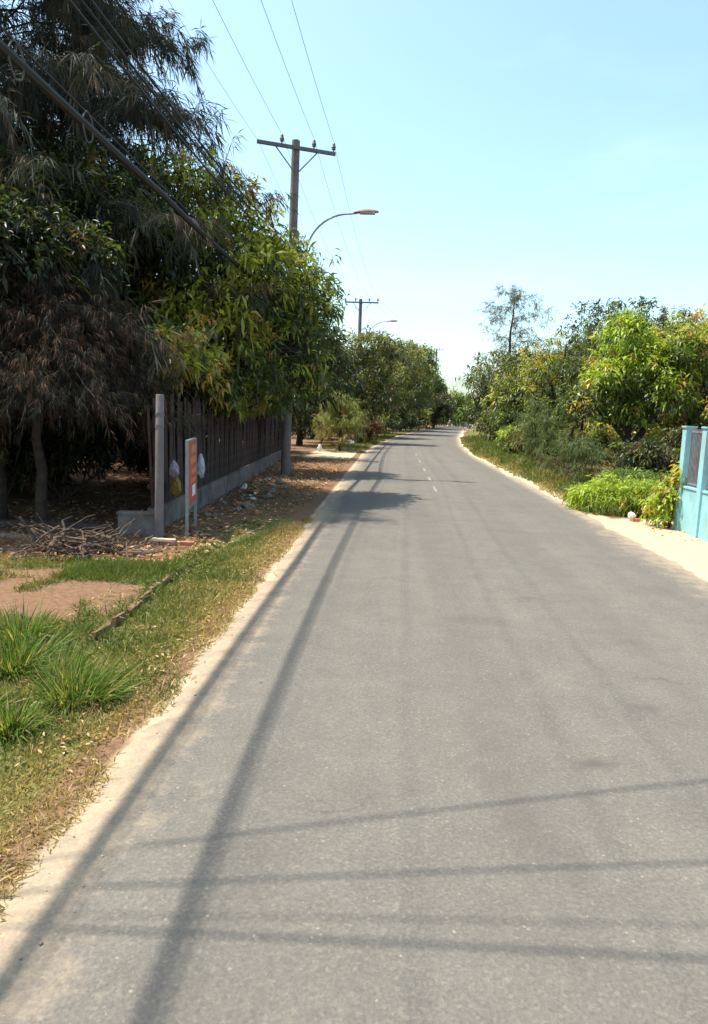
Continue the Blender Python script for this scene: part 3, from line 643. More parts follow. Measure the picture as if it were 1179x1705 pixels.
# leafy bush in front of the fence and the weed by its pillar
def bush(name, base, lobes, label, seed, pal, leaf, n, per=12, **k):
    return broad_tree(name, base, lobes, label, 'bushes by the turquoise fence', seed, pal, leaf, n, per, k.get('py', .4), k.get('pf', .02), .03, .15, cat='bush', width=k.get('width', .32), top_young=False, sparse_twigs=5)
gb = bush('green_bush', (5.95, 18.0, 0), [(5.9, 18.0, .38, .9, .7, .45), (5.35, 18.3, .28, .6, .6, .35), (6.5, 17.7, .42, .7, .6, .48), (6.3, 18.7, .62, .8, .7, .42), (7.0, 18.1, .5, .6, .7, .5), (5.2, 18.9, .25, .4, .4, .28)],
     'low bright green leafy bush beside the sandy driveway', 120, 'lime', .12, 1500, py=.6, width=.2)
bush('leafy_weed', (6.35, 15.75, 0), [(6.35, 15.7, .75, .28, .3, .35), (6.2, 15.8, .4, .35, .35, .35), (6.5, 15.6, 1.15, .18, .2, .3)],
     'leafy weed with reddish tips climbing the turquoise pillar', 121, 'lime', .14, 130, 9, py=.6, pf=.2, width=.42)

# ------------------------------------------------------------------ picket fence on a low concrete wall, left
fA, fB = Vector((-4.35, 12.2, 0)), Vector((-5.45, 34.2, 0)); fd = (fB - fA).normalized(); fl = (fB - fA).length; fang = math.atan2(fd.y, fd.x)
fence = thing('picket_fence', tuple(fA), 'dark weathered picket fence on a low concrete footing behind the pole', 'fence')
seg = fl / 8
for i in range(8):
    c = fd * (seg * (i + .5)); MB().box((c.x, c.y, .16), (seg - .012, .17, .56), fang).build('footing', M['concrete'], fence)
for z in (.85, 1.95):
    c = fd * (fl / 2); n_ = Vector((fd.y, -fd.x, 0)) * -.05
    MB().box((c.x + n_.x, c.y + n_.y, z), (fl, .05, .09), fang).build('rail', M['fence_wood'], fence)
pm = [MB().box((0, 0, .95), (.105 + .03 * (i % 2), .026, 1.9 + .12 * i), 0, .96, .012, rng(i)).mesh('picket', M['fence_wood']) for i in range(4)]
rr = rng(8); n_p = 140
for i in range(n_p):
    c = fd * (fl * (i + .5) / n_p)
    link('picket', pm[i % 4], fence, (c.x, c.y, .44 + rr.uniform(-.03, .05)), (rr.normal(0, .02), rr.normal(0, .025), fang + rr.normal(0, .04)))
wall = thing('low_wall', (-4.4, 11.6, 0), 'short grey concrete wall stub beside the near pole', 'wall')
MB().box((0, 0, .18), (.62, .16, .5), .08).build('wall_body', M['concrete'], wall)
MB().box((0, 0, .451), (.66, .2, .04), .08).build('coping', M['concrete'], wall)

# ------------------------------------------------------------------ poles, crossarms, wires
def near_pole(loc, h, label, lean=0.0):
    t = thing('concrete_pole', loc, label, 'pole', 'poles along the left verge'); t.rotation_euler = (0, lean, 0)
    MB().lathe((0, 0, -.3), [(.078, 0), (.073, h * .5), (.066, h + .28), (.055, h + .3)], 14).build('shaft', M['pole'], t, True)
    for z in (h - .35, h - .55): MB().lathe((0, 0, z), [(.075, 0), (.075, .05)], 14).build('band', M['dark_steel'], t)
    return t
near_pole((-3.88, 11.22, 0), 2.5, 'slim round concrete pole standing in the shade left of the red sign', .012)
near_pole((-5.95, 2.95, 0), 6.5, 'slim concrete pole beside the camera with wires crossing the road')
near_pole((9.6, 3.4, 0), 6.2, 'slim concrete pole on the right side receiving the crossing wires')

def power_pole(x, y, h, label, lean=.012, yaw=.36, armdx=.0):
    t = thing('power_pole', (x, y, 0), label, 'pole', 'power poles with crossarms'); t.rotation_euler = (0, lean, 0)
    MB().lathe((0, 0, -.3), [(.175, 0), (.165, h * .4), (.14, h + .28), (.12, h + .3)], 12).build('shaft', M['pole'], t, True)
    cs_, sn_ = math.cos(yaw), math.sin(yaw)
    def A(u, off=.0): return (armdx + u * cs_ + off * sn_, u * sn_ - off * cs_)
    a = A(0, .17); arm = MB().box((a[0], a[1], h - .3), (2.74, .09, .11), yaw).build('crossarm', M['dark_steel'], t)
    for s_ in (-1, 1):
        p0, p1 = A(s_ * .72, .17), A(s_ * .10, .17)
        MB().tube([(p0[0], p0[1], h - .36), (p1[0], p1[1], h - 1.05)], .022, 6).build('brace', M['dark_steel'], t)
    out = []
    for u in (-.52, .60, 1.30):
        p = A(u, .17); MB().lathe((p[0], p[1], h - .245), [(.025, 0), (.025, .06), (.075, .08), (.06, .13), (.085, .15), (.06, .20), (.05, .27), (.03, .30)], 10).build('insulator', M['ceramic'], t, True)
        out.append(Vector((x + p[0] + lean * h, y + p[1], h + .06)))
    p = A(-1.33, .17); out.insert(0, Vector((x + p[0] + lean * h, y + p[1], h - .26)))
    MB().lathe((0, 0, 7.75), [(.175, 0), (.175, .07)], 12).build('clamp', M['dark_steel'], t)
    MB().box((.14, -.05, 8.45), (.12, .10, .16)).build('clamp', M['dark_steel'], t)
    return out
W1 = power_pole(-3.88, 24.9, 11.5, 'tall concrete power pole with crossarm rising above the mango tree')
W2 = power_pole(-3.1, 58.0, 11.6, 'second power pole with crossarm farther along the left', 0.0, 0.0, .12)
W3 = power_pole(8.0, 140.0, 15.6, 'third power pole faintly seen above the far trees', 0.0, -.25)
W0 = power_pole(-4.1, -9.0, 11.6, 'power pole with crossarm on the left verge behind the viewpoint', 0.0, .1)

def sag_pts(a, b, sag, n=22):
    a, b = Vector(a), Vector(b); return [a.lerp(b, i / (n - 1)) - Vector((0, 0, 4 * sag * (i / (n - 1)) * (1 - i / (n - 1)))) for i in range(n)]
def wire(name, nodes, rad, sag, label, cat='wire', group='overhead wires', mat='wire', n=20, sides=5, twist=0):
    P = []
    for a, b in zip(nodes[:-1], nodes[1:]):
        q = sag_pts(a, b, sag, n); P += q if not P else q[1:]
    o = MB().tube(P, rad, sides).build(name, M[mat], None, True); tag(o, label, cat, group); return P
for i, lab in enumerate(['thin earth wire on the left tips of the crossarms', 'left power wire on the crossarm insulators', 'middle power wire on the crossarm insulators', 'right power wire on the outer crossarm insulators']):
    wire('power_wire', [W0[i], W1[i], W2[i], W3[i]], .005 if i == 0 else .0058, .75, lab)
# lower cables: bundle on the near pole, pair and single rising to the tall pole
zA = Vector((-3.95, -9.0, 6.2)); zB = Vector((-3.80, 11.22, 5.62)); zC = Vector((-3.70, 24.75, 6.15)); zD = Vector((-2.95, 58, 6.2))
PB = wire('telephone_cable_bundle', [zA, zB, zC, zD], .052, .22, 'thick black telephone cable bundle running low past the casuarina', 'cable', mat='cable', n=24, sides=7)
wire('lashing_cable', [p + Vector((.02, 0, .10)) for p in (zA, zB, zC)], .012, .14, 'thin cable strung just above the thick bundle', 'cable', mat='cable')
wire('low_voltage_cable', [(-3.9, -9.0, 8.0), (-3.70, 24.75, 7.95), (-2.95, 58, 8.0)], .019, .93, 'upper cable of the black pair crossing the casuarina', 'cable', mat='cable')
wire('low_voltage_cable', [(-3.93, -9.0, 7.93), (-3.73, 24.75, 7.86), (-3.0, 58, 7.9)], .019, .96, 'lower cable of the black pair crossing the casuarina', 'cable', mat='cable')
wire('low_voltage_cable', [(-3.74, -9.0, 7.45), (-3.60, 24.75, 7.45), (-2.9, 58, 7.5)], .019, .86, 'single black cable between the pair and the thick bundle', 'cable', mat='cable')
for (y_, lab) in ((7.0, 'coil of spare cable hanging from the bundle at the left border'), (8.55, 'coil of spare cable hanging from the bundle before the casuarina')):
    q = min(PB, key=lambda p: abs(p.y - y_)); i = PB.index(q); nb = PB[i + 1] if q.y < y_ else PB[i - 1]
    q = q.lerp(nb, abs(y_ - q.y) / max(1e-3, abs(nb.y - q.y)))
    pts = []
    for k in range(52):
        a = 2 * math.pi * k / 24; pts.append((q.x + .03 + .006 * math.sin(k), q.y + .17 * math.cos(a) * .8 , q.z - .02 + .17 * math.sin(a) + .004 * math.cos(2.3 * k)))
    tag(MB().tube(pts, .0065, 6).build('cable_coil', M['coil'], None, True), lab, 'cable coil', 'spare cable coils')
# wires crossing the road overhead, seen here by their shadows
def unshadow(px_, py_, z): return Vector((px_ - .425 * z, py_ + .05 * z, z))
ap = Vector((-5.95, 2.95, 6.2))
for (sx_, sy_, z1, rad, lab) in ((2.13, 4.26, 5.9, .012, 'service wire crossing the road, farthest from the viewpoint'), (1.75, 3.39, 5.9, .012, 'service wire crossing the road, second of the four'),
                            (1.53, 2.92, 5.9, .007, 'thin service wire crossing the road, third of the four'), (1.45, 2.72, 5.9, .013, 'service wire crossing the road, nearest to the viewpoint')):
    b = unshadow(sx_, sy_, z1); a = ap + Vector((0, (4.26 - sy_) * -.02, (sy_ - 3.4) * .15 - .1)); e = a + (b - a) * (15.6 / (b.x - a.x)); e.z = a.z - .5
    wire('service_wire', [a, e], rad, .22, lab, mat='cable')

def street_lamp(x, y, z, hx, hz, label, s=1.0):
    t = thing('street_lamp', (x, y, z), label, 'street lamp', 'street lamps on the power poles')
    pts = []
    for i in range(13):
        f = i / 12; a = f * math.pi / 2
        pts.append((hx * (1 - math.cos(a)) * .86, -.05 * f, hz * math.sin(a) * .98))
    pts.append((hx, -.05, hz))
    MB().tube(pts, .033, 8).build('bracket_arm', M['steel'], t, True)
    m = MB(); n = 9
    for i in range(n):
        f = i / (n - 1); w = .14 * math.sin(math.pi * (.14 + .80 * f)) ** .6; hgt = .115 * math.sin(math.pi * (.16 + .74 * f)) ** .7
        for k in range(10):
            a = math.pi * k / 9; m.v.append((hx - .12 + .86 * f, -.05 + w * math.cos(a), hz + .005 + hgt * math.sin(a) + .03 * f))
    for i in range(n - 1):
        for k in range(9): b = i * 10 + k; m.f.append((b, b + 1, b + 11, b + 10))
        m.f.append((i * 10 + 9, i * 10, i * 10 + 10, i * 10 + 19))
    m.f.append(tuple(range(10))[::-1]); m.f.append(tuple(range((n - 1) * 10, n * 10)))
    m.build('lamp_housing', M['lamp_cover'], t, True)
    MB().box((hx + .36, -.05, hz + .0), (.52, .19, .05), 0).build('lamp_glass', M['glass'], t)
    MB().box((.02, 0, -.35), (.10, .12, .12)).build('bracket_clamp', M['dark_steel'], t)
    MB().tube([(0, 0, -.4), (0, 0, .02)], .036, 8).build('bracket_stem', M['steel'], t, True)
street_lamp(-3.3, 24.9, 7.7, 1.75, 1.45, 'street lamp on a curved arm in front of the sky beside the tall pole')
street_lamp(-2.45, 57.9, 8.4, 1.75, 1.45, 'smaller street lamp farther away beside the second power pole')

# ------------------------------------------------------------------ red sign board by the near pole
sA, sB = Vector((-3.52, 11.62, 0)), Vector((-3.72, 12.82, 0)); sd = (sB - sA); sl_ = sd.length; sa = math.atan2(sd.y, sd.x)
sign = thing('sign_board', tuple(sA), 'faded red sign board on two grey posts facing the road', 'sign', rotz=sa)
for u_ in (0, sl_): MB().box((u_, 0, .82), (.05, .05, 1.84)).build('post', M['steel'], sign)
MB().box((sl_ / 2, 0, 1.14), (sl_ - .06, .03, 1.12)).build('panel', M['red'], sign)
for z in (1.725, .555): MB().box((sl_ / 2, 0, z), (sl_ - .056, .045, .04)).build('frame_rail', M['steel'], sign)
for i, (z, hgt, u0, u1) in enumerate([(1.56, .16, .42, .92), (1.36, .13, .30, .90), (1.16, .12, .45, .88), (.99, .10, .38, .86)]):
    rr = rng(60 + i); u_ = u0
    while u_ < u1:
        w_ = rr.uniform(.05, .09); MB().box((sl_ * u_, -.0185, z), (w_, .003, hgt * rr.uniform(.75, 1))).build('faded_print', M['orange'], sign); u_ += (w_ + .025) / sl_
MB().box((sl_ * .66, -.0190, .80), (.42, .004, .20)).build('paper_notice', M['paper'], sign)

# crumpled bags and scraps
def crumple(name, loc, size, mat, label, cat, seed, group=None, droop=0):
    r = rng(seed); nu, nv = 14, 9; m = MB()
    for j in range(nv):
        th = math.pi * (j + .02) / (nv - 1 + .04)
        for i in range(nu):
            a = 2 * math.pi * i / nu; k = 1 + r.uniform(-.28, .25)
            z_ = math.cos(th); m.v.append((size[0] * math.sin(th) * math.cos(a) * k * (1 + droop * -z_), size[1] * math.sin(th) * math.sin(a) * k * (1 + droop * -z_), size[2] * z_ * (1 + r.uniform(-.1, .1))))
    for j in range(nv - 1):
        for i in range(nu): a = j * nu + i; b = j * nu + (i + 1) % nu; m.f.append((a, a + nu, b + nu, b))
    m.f.append(tuple(range(nu))); m.f.append(tuple(range((nv - 1) * nu, nv * nu))[::-1])
    return tag(m.build(name, M[mat], None, False, loc=loc), label, cat, group)
crumple('plastic_bag', (-4.16, 12.9, 1.13), (.085, .07, .17), 'plastic', 'white plastic bag hanging on the fence behind the pole', 'bag', 201, 'bags hung on the fence', .4)
crumple('plastic_bag', (-4.18, 13.05, .78), (.10, .08, .2), 'yellow_plastic', 'dull yellow bag hanging on the fence below the white one', 'bag', 202, 'bags hung on the fence', .3)
crumple('plastic_bag', (-3.92, 13.9, 1.12), (.09, .07, .24), 'plastic', 'white bag hanging behind the red sign', 'bag', 203, 'bags hung on the fence', .4)
crumple('white_sack', (-3.15, 50.9, .14), (.30, .25, .22), 'paper', 'white sack lying on the grass past the shrub', 'sack', 204)
crumple('white_sack', (-4.3, 40.5, .2), (.13, .12, .22), 'paper', 'upright white sack at the end of the picket fence', 'sack', 205, droop=.2)

# ------------------------------------------------------------------ kerb edge, bricks, plank, rubble, brush pile
def stone_mesh(seed, mat, s=(1, 1, 1), rough=.25):
    r = rng(seed); m = MB(); n, k = 8, 5
    for j in range(k):
        th = math.pi * (j + .35) / (k - .3)
        for i in range(n):
            a = 2 * math.pi * i / n; q = 1 + r.uniform(-rough, rough)
            m.v.append((s[0] * math.sin(th) * math.cos(a) * q, s[1] * math.sin(th) * math.sin(a) * q, s[2] * math.cos(th) * q))
    for j in range(k - 1):
        for i in range(n): a = j * n + i; b = j * n + (i + 1) % n; m.f.append((a, a + n, b + n, b))
    m.f.append(tuple(range(n))); m.f.append(tuple(range((k - 1) * n, k * n))[::-1]); return m.mesh('stone', mat)
kerb = thing('kerb_edge', (0, 0, 0), 'broken low concrete edging along the left verge', 'kerb')
rr = rng(33)
def kerb_x(y): return float(np.interp(y, [6, 7, 9, 14, 20, 26, 34, 50], [-2.84, -2.84, -2.90, -2.60, -2.35, -2.2, -2.3, -2.75]))
y_ = 6.3
while y_ < 48:
    ln = .42
    if (y_ < 8.6 or 12.6 < y_ < 14.6 or 22 < y_ < 33.5) and rr.random() > .18:
        x0, x1 = kerb_x(y_), kerb_x(y_ + ln); a = math.atan2(ln, x1 - x0); xc, yc = (x0 + x1) / 2, y_ + ln / 2
        MB().box((0, 0, 0), (ln - .01, .055, .20), a + rr.normal(0, .05), .8, .016, rr).build('edging_stone', M['earthy'], kerb, loc=(xc, yc, float(ground_z(xc - .2, yc)) - .092 + rr.uniform(-.015, .02)), rot=(rr.normal(0, .08), rr.normal(0, .04), 0))
    y_ += ln
def brick(loc, rot, label, rz=0):
    return tag(MB().box((0, 0, 0), (.22, .105, .065), 0, .98, .005, rng(int(abs(loc[0] * 977 + loc[1] * 131)))).build('brick', M['brick'], None, loc=loc, rot=(rot, 0, rz)), label, 'brick', 'loose bricks at the verge')
gzf = lambda x, y: float(ground_z(x, y))
brick((-3.78, 10.62, gzf(-3.78, 10.62) + .03), 0, 'red brick under the left half of the pale plank', .1)
brick((-3.52, 10.66, gzf(-3.52, 10.66) + .03), 0, 'red brick under the right half of the pale plank', -.1)
brick((-3.25, 10.75, gzf(-3.25, 10.75) + .03), 0, 'red brick lying free right of the pale plank', .05)
tag(MB().box((0, 0, 0), (.46, .14, .035), 0, 1, .006, rng(3)).build('plank', M['plank'], None, loc=(-3.66, 10.66, gzf(-3.66, 10.66) + .082), rot=(0, .02, .06)), 'short pale plank resting on red bricks near the pole', 'plank')
tag(MB().box((0, 0, 0), (.34, .2, .05), 0, .9, .015, rng(4)).build('stone_slab', M['stone'], None, loc=(-3.72, 10.05, gzf(-3.72, 10.05) + .02), rot=(0, .04, .2)), 'flat stone slab lying in front of the bricks', 'stone')

heap = thing('rubble_heap', (-3.8, 16, 0), 'scattered heap of stones and broken bricks along the foot of the fence', 'rubble')
rub = [stone_mesh(500 + i, M['stone'], (1, .8, .55)) for i in range(4)] + [stone_mesh(510 + i, M['white_stone'], (1, .7, .4)) for i in range(2)] + [MB().box((0, 0, 0), (1.7, .9, .7), 0, .95, .15, rng(520 + i)).mesh('broken_brick', M['brick']) for i in range(2)]
for i in range(170):
    y_ = 13.2 + 12.5 * rr.random() ** .8; x_ = -3.95 + .10 * rr.normal() - .03 * (y_ - 13) + rr.uniform(-.35, .95) * (1.1 if y_ > 15 else .6); s_ = min(.2, .055 * math.exp(rr.normal(0, .5)))
    k = rr.choice(8, p=[.17, .17, .16, .16, .03, .03, .14, .14])
    link('stone' if k < 6 else 'broken_brick', rub[k], heap, (x_ + 3.8, y_ - 16, gzf(x_, y_) + s_ * .12), (rr.normal(0, .3), rr.normal(0, .3), rr.uniform(0, 6)), (s_, s_, s_))

pile = thing('brush_pile', (-4.75, 9.75, 0), 'pile of cut dry branches lying in the shade at left', 'brush pile')
stk = []
for i in range(8):
    r = rng(600 + i); P = tube_path((-.5, 0, 0), (.5, 0, 0), r, .12, 6); stk.append(MB().tube(P, np.linspace(.017, .007, 6) * r.uniform(.8, 1.4), 5).mesh('stick', M['cut_wood'], True))
for i in range(130):
    a = rr.normal(0, .55) + (math.pi if rr.random() < .5 else 0); u_, v_ = rr.normal(0, .55), rr.normal(0, .33); hh = .5 * math.exp(-(u_ ** 2 + v_ ** 2) / .35) * rr.random() + .03
    link('stick', stk[i % 8], pile, (u_, v_, hh), (rr.normal(0, .5), rr.normal(-.1, .42), a if rr.random() < .7 else rr.uniform(0, 6)), (rr.uniform(.5, 1.3),) * 3)
log = tag(MB().tube([(-1.5, 0, 0), (-.6, .06, .01), (.3, -.02, .0), (1.2, .05, -.02)], [.10, .095, .085, .07], 9).build('log', M['bark'], None, True, loc=(-5.6, 11.9, .10), rot=(0, 0, .12)), 'felled log lying behind the brush pile', 'log')
log = tag(MB().tube([(-1.6, 0, 0), (-.6, .06, .01), (.3, -.02, .0), (1.3, .05, -.02)], [.08, .075, .07, .06], 9).build('log', M['dry_wood'], None, True, loc=(-6.9, 10.8, .10), rot=(0, 0, -.1)), 'thinner pale log lying left of the brush pile', 'log')

# stones at the right verge
tag(link('white_stone', stone_mesh(301, M['white_stone'], (.10, .09, .09), .12), loc=(5.8, 16.6, .10)), 'round whitish stone on a brick at the driveway edge', 'stone')
brick((5.86, 16.5, .01), 0, 'brick half buried beneath the whitish stone', .4)
brick((6.25, 16.25, .0), 0, 'broken brick lying beside the sandy driveway', .9)
brick((6.45, 16.1, .01), .2, 'tilted brick near the turquoise pillar', 2.0)
for i, (x_, y_, s_, lab) in enumerate([(4.98, 20.6, .06, 'small pale stone at the right road edge by the dry grass'), (5.15, 19.9, .07, 'pale stone right of the road edge, larger of two'), (5.5, 18.6, .05, 'tiny pale stone in front of the green bush')]):
    tag(link('pale_stone', stone_mesh(310 + i, M['white_stone'], (s_, s_ * .8, s_ * .6)), loc=(x_, y_, gzf(x_, y_) + s_ * .3)), lab, 'stone', 'pale stones on the right verge')

# ------------------------------------------------------------------ turquoise fence on the right
tf = thing('boundary_fence', (6.48, 15.6, 0), 'turquoise fence with pillars, low wall and grey bar grille', 'fence')
def FB(name, u0, u1, off, th, z0, z1, mat, tp=1.0):   # u runs towards the camera
    return MB().box((off, -(u0 + u1) / 2, (z0 + z1) / 2), (th, u1 - u0, z1 - z0), 0, tp).build(name, M[mat], tf)
pill = [0, .98, 3.3, 5.6, 7.9]
for i, p in enumerate(pill):
    FB('pillar', p, p + .2, 0, .2, -.2, 2.24, 'teal'); FB('pillar_cap', p - .02, p + .22, 0, .245, 2.242, 2.28, 'teal')
for a, b in zip(pill[:-1], pill[1:]):
    FB('low_wall', a + .2, b, .01, .13, -.2, .93, 'teal'); FB('coping', a + .202, b - .002, .01, .17, .932, .975, 'teal')
    for z in (1.02, 2.14): FB('rail', a + .2, b, .01, .03, z, z + .035, 'grille')
    n_b = int((b - a - .2) / .062)
    for k in range(n_b):
        u_ = a + .2 + (b - a - .2) * (k + .5) / n_b; FB('bar', u_ - .009, u_ + .009, .012, .018, .975, 2.22, 'grille')

# ------------------------------------------------------------------ motorbike rider far down the road
def rider(x, y, rz):
    z0 = float(road_z(x, y)) + .0
    b = thing('motorbike', (x, y, z0), 'small dark motorbike far off at the bend', 'motorbike', rotz=rz)
    for u_ in (-.6, .6):
        w = MB(); n = 18
        pts = [(u_ + .25 * math.cos(2 * math.pi * k / n), 0, .29 + .25 * math.sin(2 * math.pi * k / n)) for k in range(n + 1)]
        wh = w.tube(pts, .045, 7).build('tyre', M['rubber'], b, True)
        MB().tube([(u_, -.05, .29), (u_, .05, .29)], .07, 8).build('hub', M['steel'], wh)
    MB().tube([(-.75, 0, .70), (-.3, 0, .76), (.1, 0, .62), (.35, 0, .62), (.5, 0, .9)], [.10, .15, .11, .10, .07], 8).build('body', M['bike'], b, True)
    MB().box((-.28, 0, .83), (.72, .24, .09), 0, .9).build('seat', M['rubber'], b)
    MB().tube([(.62, 0, .28), (.46, 0, 1.0)], .035, 6).build('fork', M['steel'], b)
    MB().tube([(.36, -.33, 1.04), (.46, -.1, 1.0), (.46, .1, 1.0), (.36, .33, 1.04)], .018, 6).build('handlebar', M['dark_steel'], b)
    MB().lathe((.55, 0, .86), [(.03, 0), (.08, .03), (.08, .12), (.03, .15)], 10).build('headlight', M['glass'], b)
    p = thing('person', (x, y, z0), 'person in a pale shirt and dark trousers riding the motorbike', 'person', rotz=rz)
    me = bpy.data.meshes.new('body')
    V = [(-.28, 0, .98), (-.24, 0, 1.25), (-.16, 0, 1.46), (-.14, 0, 1.56), (-.12, 0, 1.70)]; Rr = [.16, .15, .17, .06, .10]; E_ = [(0, 1), (1, 2), (2, 3), (3, 4)]
    for s_ in (-1, 1):
        k = len(V); V += [(-.15, s_ * .19, 1.43), (-.02, s_ * .28, 1.2), (.28, s_ * .3, 1.07)]; Rr += [.065, .05, .035]; E_ += [(2, k), (k, k + 1), (k + 1, k + 2)]
        k = len(V); V += [(.12, s_ * .17, .88), (.08, s_ * .17, .45), (.22, s_ * .17, .40)]; Rr += [.085, .055, .045]; E_ += [(0, k), (k, k + 1), (k + 1, k + 2)]
    me.from_pydata(V, E_, []); bo = link('body', me, p); me.materials.append(M['trousers'])
    sk = bo.modifiers.new('skin', 'SKIN'); bo.modifiers.new('sub', 'SUBSURF').levels = 1; bo.modifiers['sub'].render_levels = 1
    for i, q in enumerate(me.skin_vertices[0].data): q.radius = (Rr[i], Rr[i]); q.use_root = (i == 0)
    MB().tube([(-.29, 0, .98), (-.25, 0, 1.2), (-.17, 0, 1.44), (-.15, 0, 1.53)], [.19, .185, .205, .09], 12).build('shirt', M['shirt'], p, True)
    MB().lathe((-.12, 0, 1.60), [(.10, 0), (.135, .06), (.13, .14), (.08, .22), (.02, .245)], 12).build('helmet', M['helmet'], p, True)
rider(12.3, 152, R_(-105))

# ------------------------------------------------------------------ grass, leaf litter, pebbles (uncountable stuff)
def blades(name, x, y, h, wid, colf, label, cat, seed, spread=.5, zoff=0, parent=None, origin=(0, 0, 0), droop=(.1, .6)):
    r = rng(seed); n = len(x)
    c = np.stack([x, y, ground_z(x, y) - .01 + zoff], 1) - np.array(origin)
    d = np.stack([r.normal(0, spread, n), r.normal(0, spread, n), np.ones(n)], 1)
    V, F = strip_arrays(c, d, h, wid, r.uniform(*droop, n), r)
    me = mesh_np(name, V, F, M['grass'], np.repeat(colf(x, y, r), 4, 0))
    o = link(name, me, parent)
    if parent is None: tag(o, label, cat, None, 'stuff')
    return o

def grass_col(dry_bias):
    def f(x, y, r):
        n = len(x); p = fbm(x, y, .9, 44); dry = np.clip((p - .5) * 3 + dry_bias(x, y) + r.normal(0, .25, n), 0, 1)[:, None]
        g = np.array([.095, .125, .028]) * r.uniform(.7, 1.35, (n, 1)); s = np.array([.36, .26, .105]) * r.uniform(.6, 1.2, (n, 1))
        return g * (1 - dry) + s * dry
    return f
r = rng(900)
n = 150000; y = 1.4 + 13.5 * r.random(n) ** 1.5; x = RL - .0 - 3.9 * r.random(n) ** 1.3
d_e = RL - x; keep = (d_e > -.03 + .75 * (fbm(x, y, .6, 51) - .42)) & (r.random(n) < np.where(d_e < .25, .45, 1))
keep &= ~((x < -2.95) & (y > 6.6) & (y < 8.2) & (fbm(x, y, .8, 52) > .3)) & ~((y > 9.3) & (x < -3.2 + .25 * (y - 9.3))) & (fbm(x, y, 1.1, 53) > .17)
x, y = x[keep], y[keep]; d_e = RL - x
blades('verge_grass', x, y, np.clip(r.normal(.12, .045, len(x)), .03, .28) * (.45 + 1.15 * fbm(x, y, .45, 57)) * np.where(d_e < .45, .6, 1.0), .006 + .0006 * y, grass_col(lambda x, y: np.clip(.9 - (RL - x) * 1.0, -.1, .8) + .35 * (y < 4.2) + .35 * (y > 9.5)),
       'short mixed green and dry grass on the left verge', 'grass', 901)
n = 9000; y = 1.5 + 9 * r.random(n) ** 1.5; x = RL - .1 - 1.6 * r.random(n) ** 1.4; k = fbm(x, y, .6, 58) > .45; x, y = x[k], y[k]
blades('dry_straw', x, y, r.uniform(.08, .22, len(x)), .007 + .0004 * y, lambda x, y, r: np.array([.42, .31, .15]) * r.uniform(.5, 1.2, (len(x), 1)), 'flattened dry straw in the grass along the left road edge', 'straw', 905, spread=1.5, droop=(.2, .6))
# strip of brighter grass beyond the bare dirt
n = 5200; x = r.uniform(-4.2, -2.9, n); y = 8.75 + r.normal(0, .22, n) + (x + 3.5) * .35
blades('grass_strip', x, y, np.clip(r.normal(.17, .05, n), .05, .3), .009, grass_col(lambda x, y: -.25 + 0 * x), 'strip of brighter grass behind the bare dirt patch', 'grass', 902)
# far left grass and right verge weeds
n = 9000; x = RL - .25 - 2.6 * r.random(n); y = 43 + 40 * r.random(n) ** 1.3; x = x + road_off(y)
blades('far_verge_grass', x, y, r.uniform(.1, .35, n), .03, grass_col(lambda x, y: -.1 + 0 * x), 'sunlit grass on the far left verge', 'grass', 903)
n = 2600; x = np.clip(r.normal(6.05, .55, n), 4.95, 7.3); y = 18.0 + r.normal(0, .38, n)
blades('weed_stems', x, y, r.uniform(.4, 1.05, n) * np.clip(1.15 - .35 * np.abs(x - 6.2), .4, 1.1), .016, lambda x, y, r: np.array([.15, .20, .05]) * r.uniform(.5, 1.3, (len(x), 1)), None, None, 906, spread=.28, parent=gb, origin=tuple(gb.location))
n = 34000; y = 17.3 + 60 * r.random(n) ** 1.5; x = RR + .12 + .5 * (fbm(y * 0 + 2, y, 1.1, 77) - .35) + 3.2 * r.random(n) ** 1.2; dd = x - RR; x = x + road_off(y)
hh = np.clip(.10 + .42 * sstep(.2, 1.3, dd) * r.uniform(.5, 1.3, n) + .25 * sstep(36, 46, y) * r.random(n), .05, 1.0)
blades('right_verge_weeds', x, y, hh, .010 + .0006 * y, grass_col(lambda x, y: np.clip(.75 - .7 * (x - road_off(y) - RR), -.15, .7) - .2 * (y > 40)), 'dry and green weeds on the right verge', 'weeds', 904)

def tuft(x0, y0, n, R, h, label, seed, dry=-.4):
    r = rng(seed); a = r.uniform(0, 6.28, n); q = R * r.random(n) ** .7; x = x0 + q * np.cos(a) * .55; y = y0 + q * np.sin(a) * .55
    z0 = gzf(x0, y0); c = np.stack([x, y, np.full(n, z0 - .01)], 1) - np.array([x0, y0, z0])
    d = np.stack([np.cos(a) * q / R * .8 + r.normal(0, .2, n), np.sin(a) * q / R * .8 + r.normal(0, .2, n), np.ones(n)], 1)
    d[:, :2] += r.normal(0, .22, 2); hv = h * np.clip(r.lognormal(-.25, .35, n), .25, 1.35)
    V, F = strip_arrays(c, d, hv, r.uniform(.005, .013, n), r.uniform(.05, .8, n), r)
    col = np.where((r.random(n) < .24)[:, None], np.array([.32, .26, .12]), np.array([.10, .165, .03])) * r.uniform(.5, 1.4, (n, 1))
    o = link('grass_tuft', mesh_np('grass_tuft', V, F, M['grass'], np.repeat(col, 4, 0)), loc=(x0, y0, z0)); tag(o, label, 'grass tuft', 'tall grass tufts on the left verge')
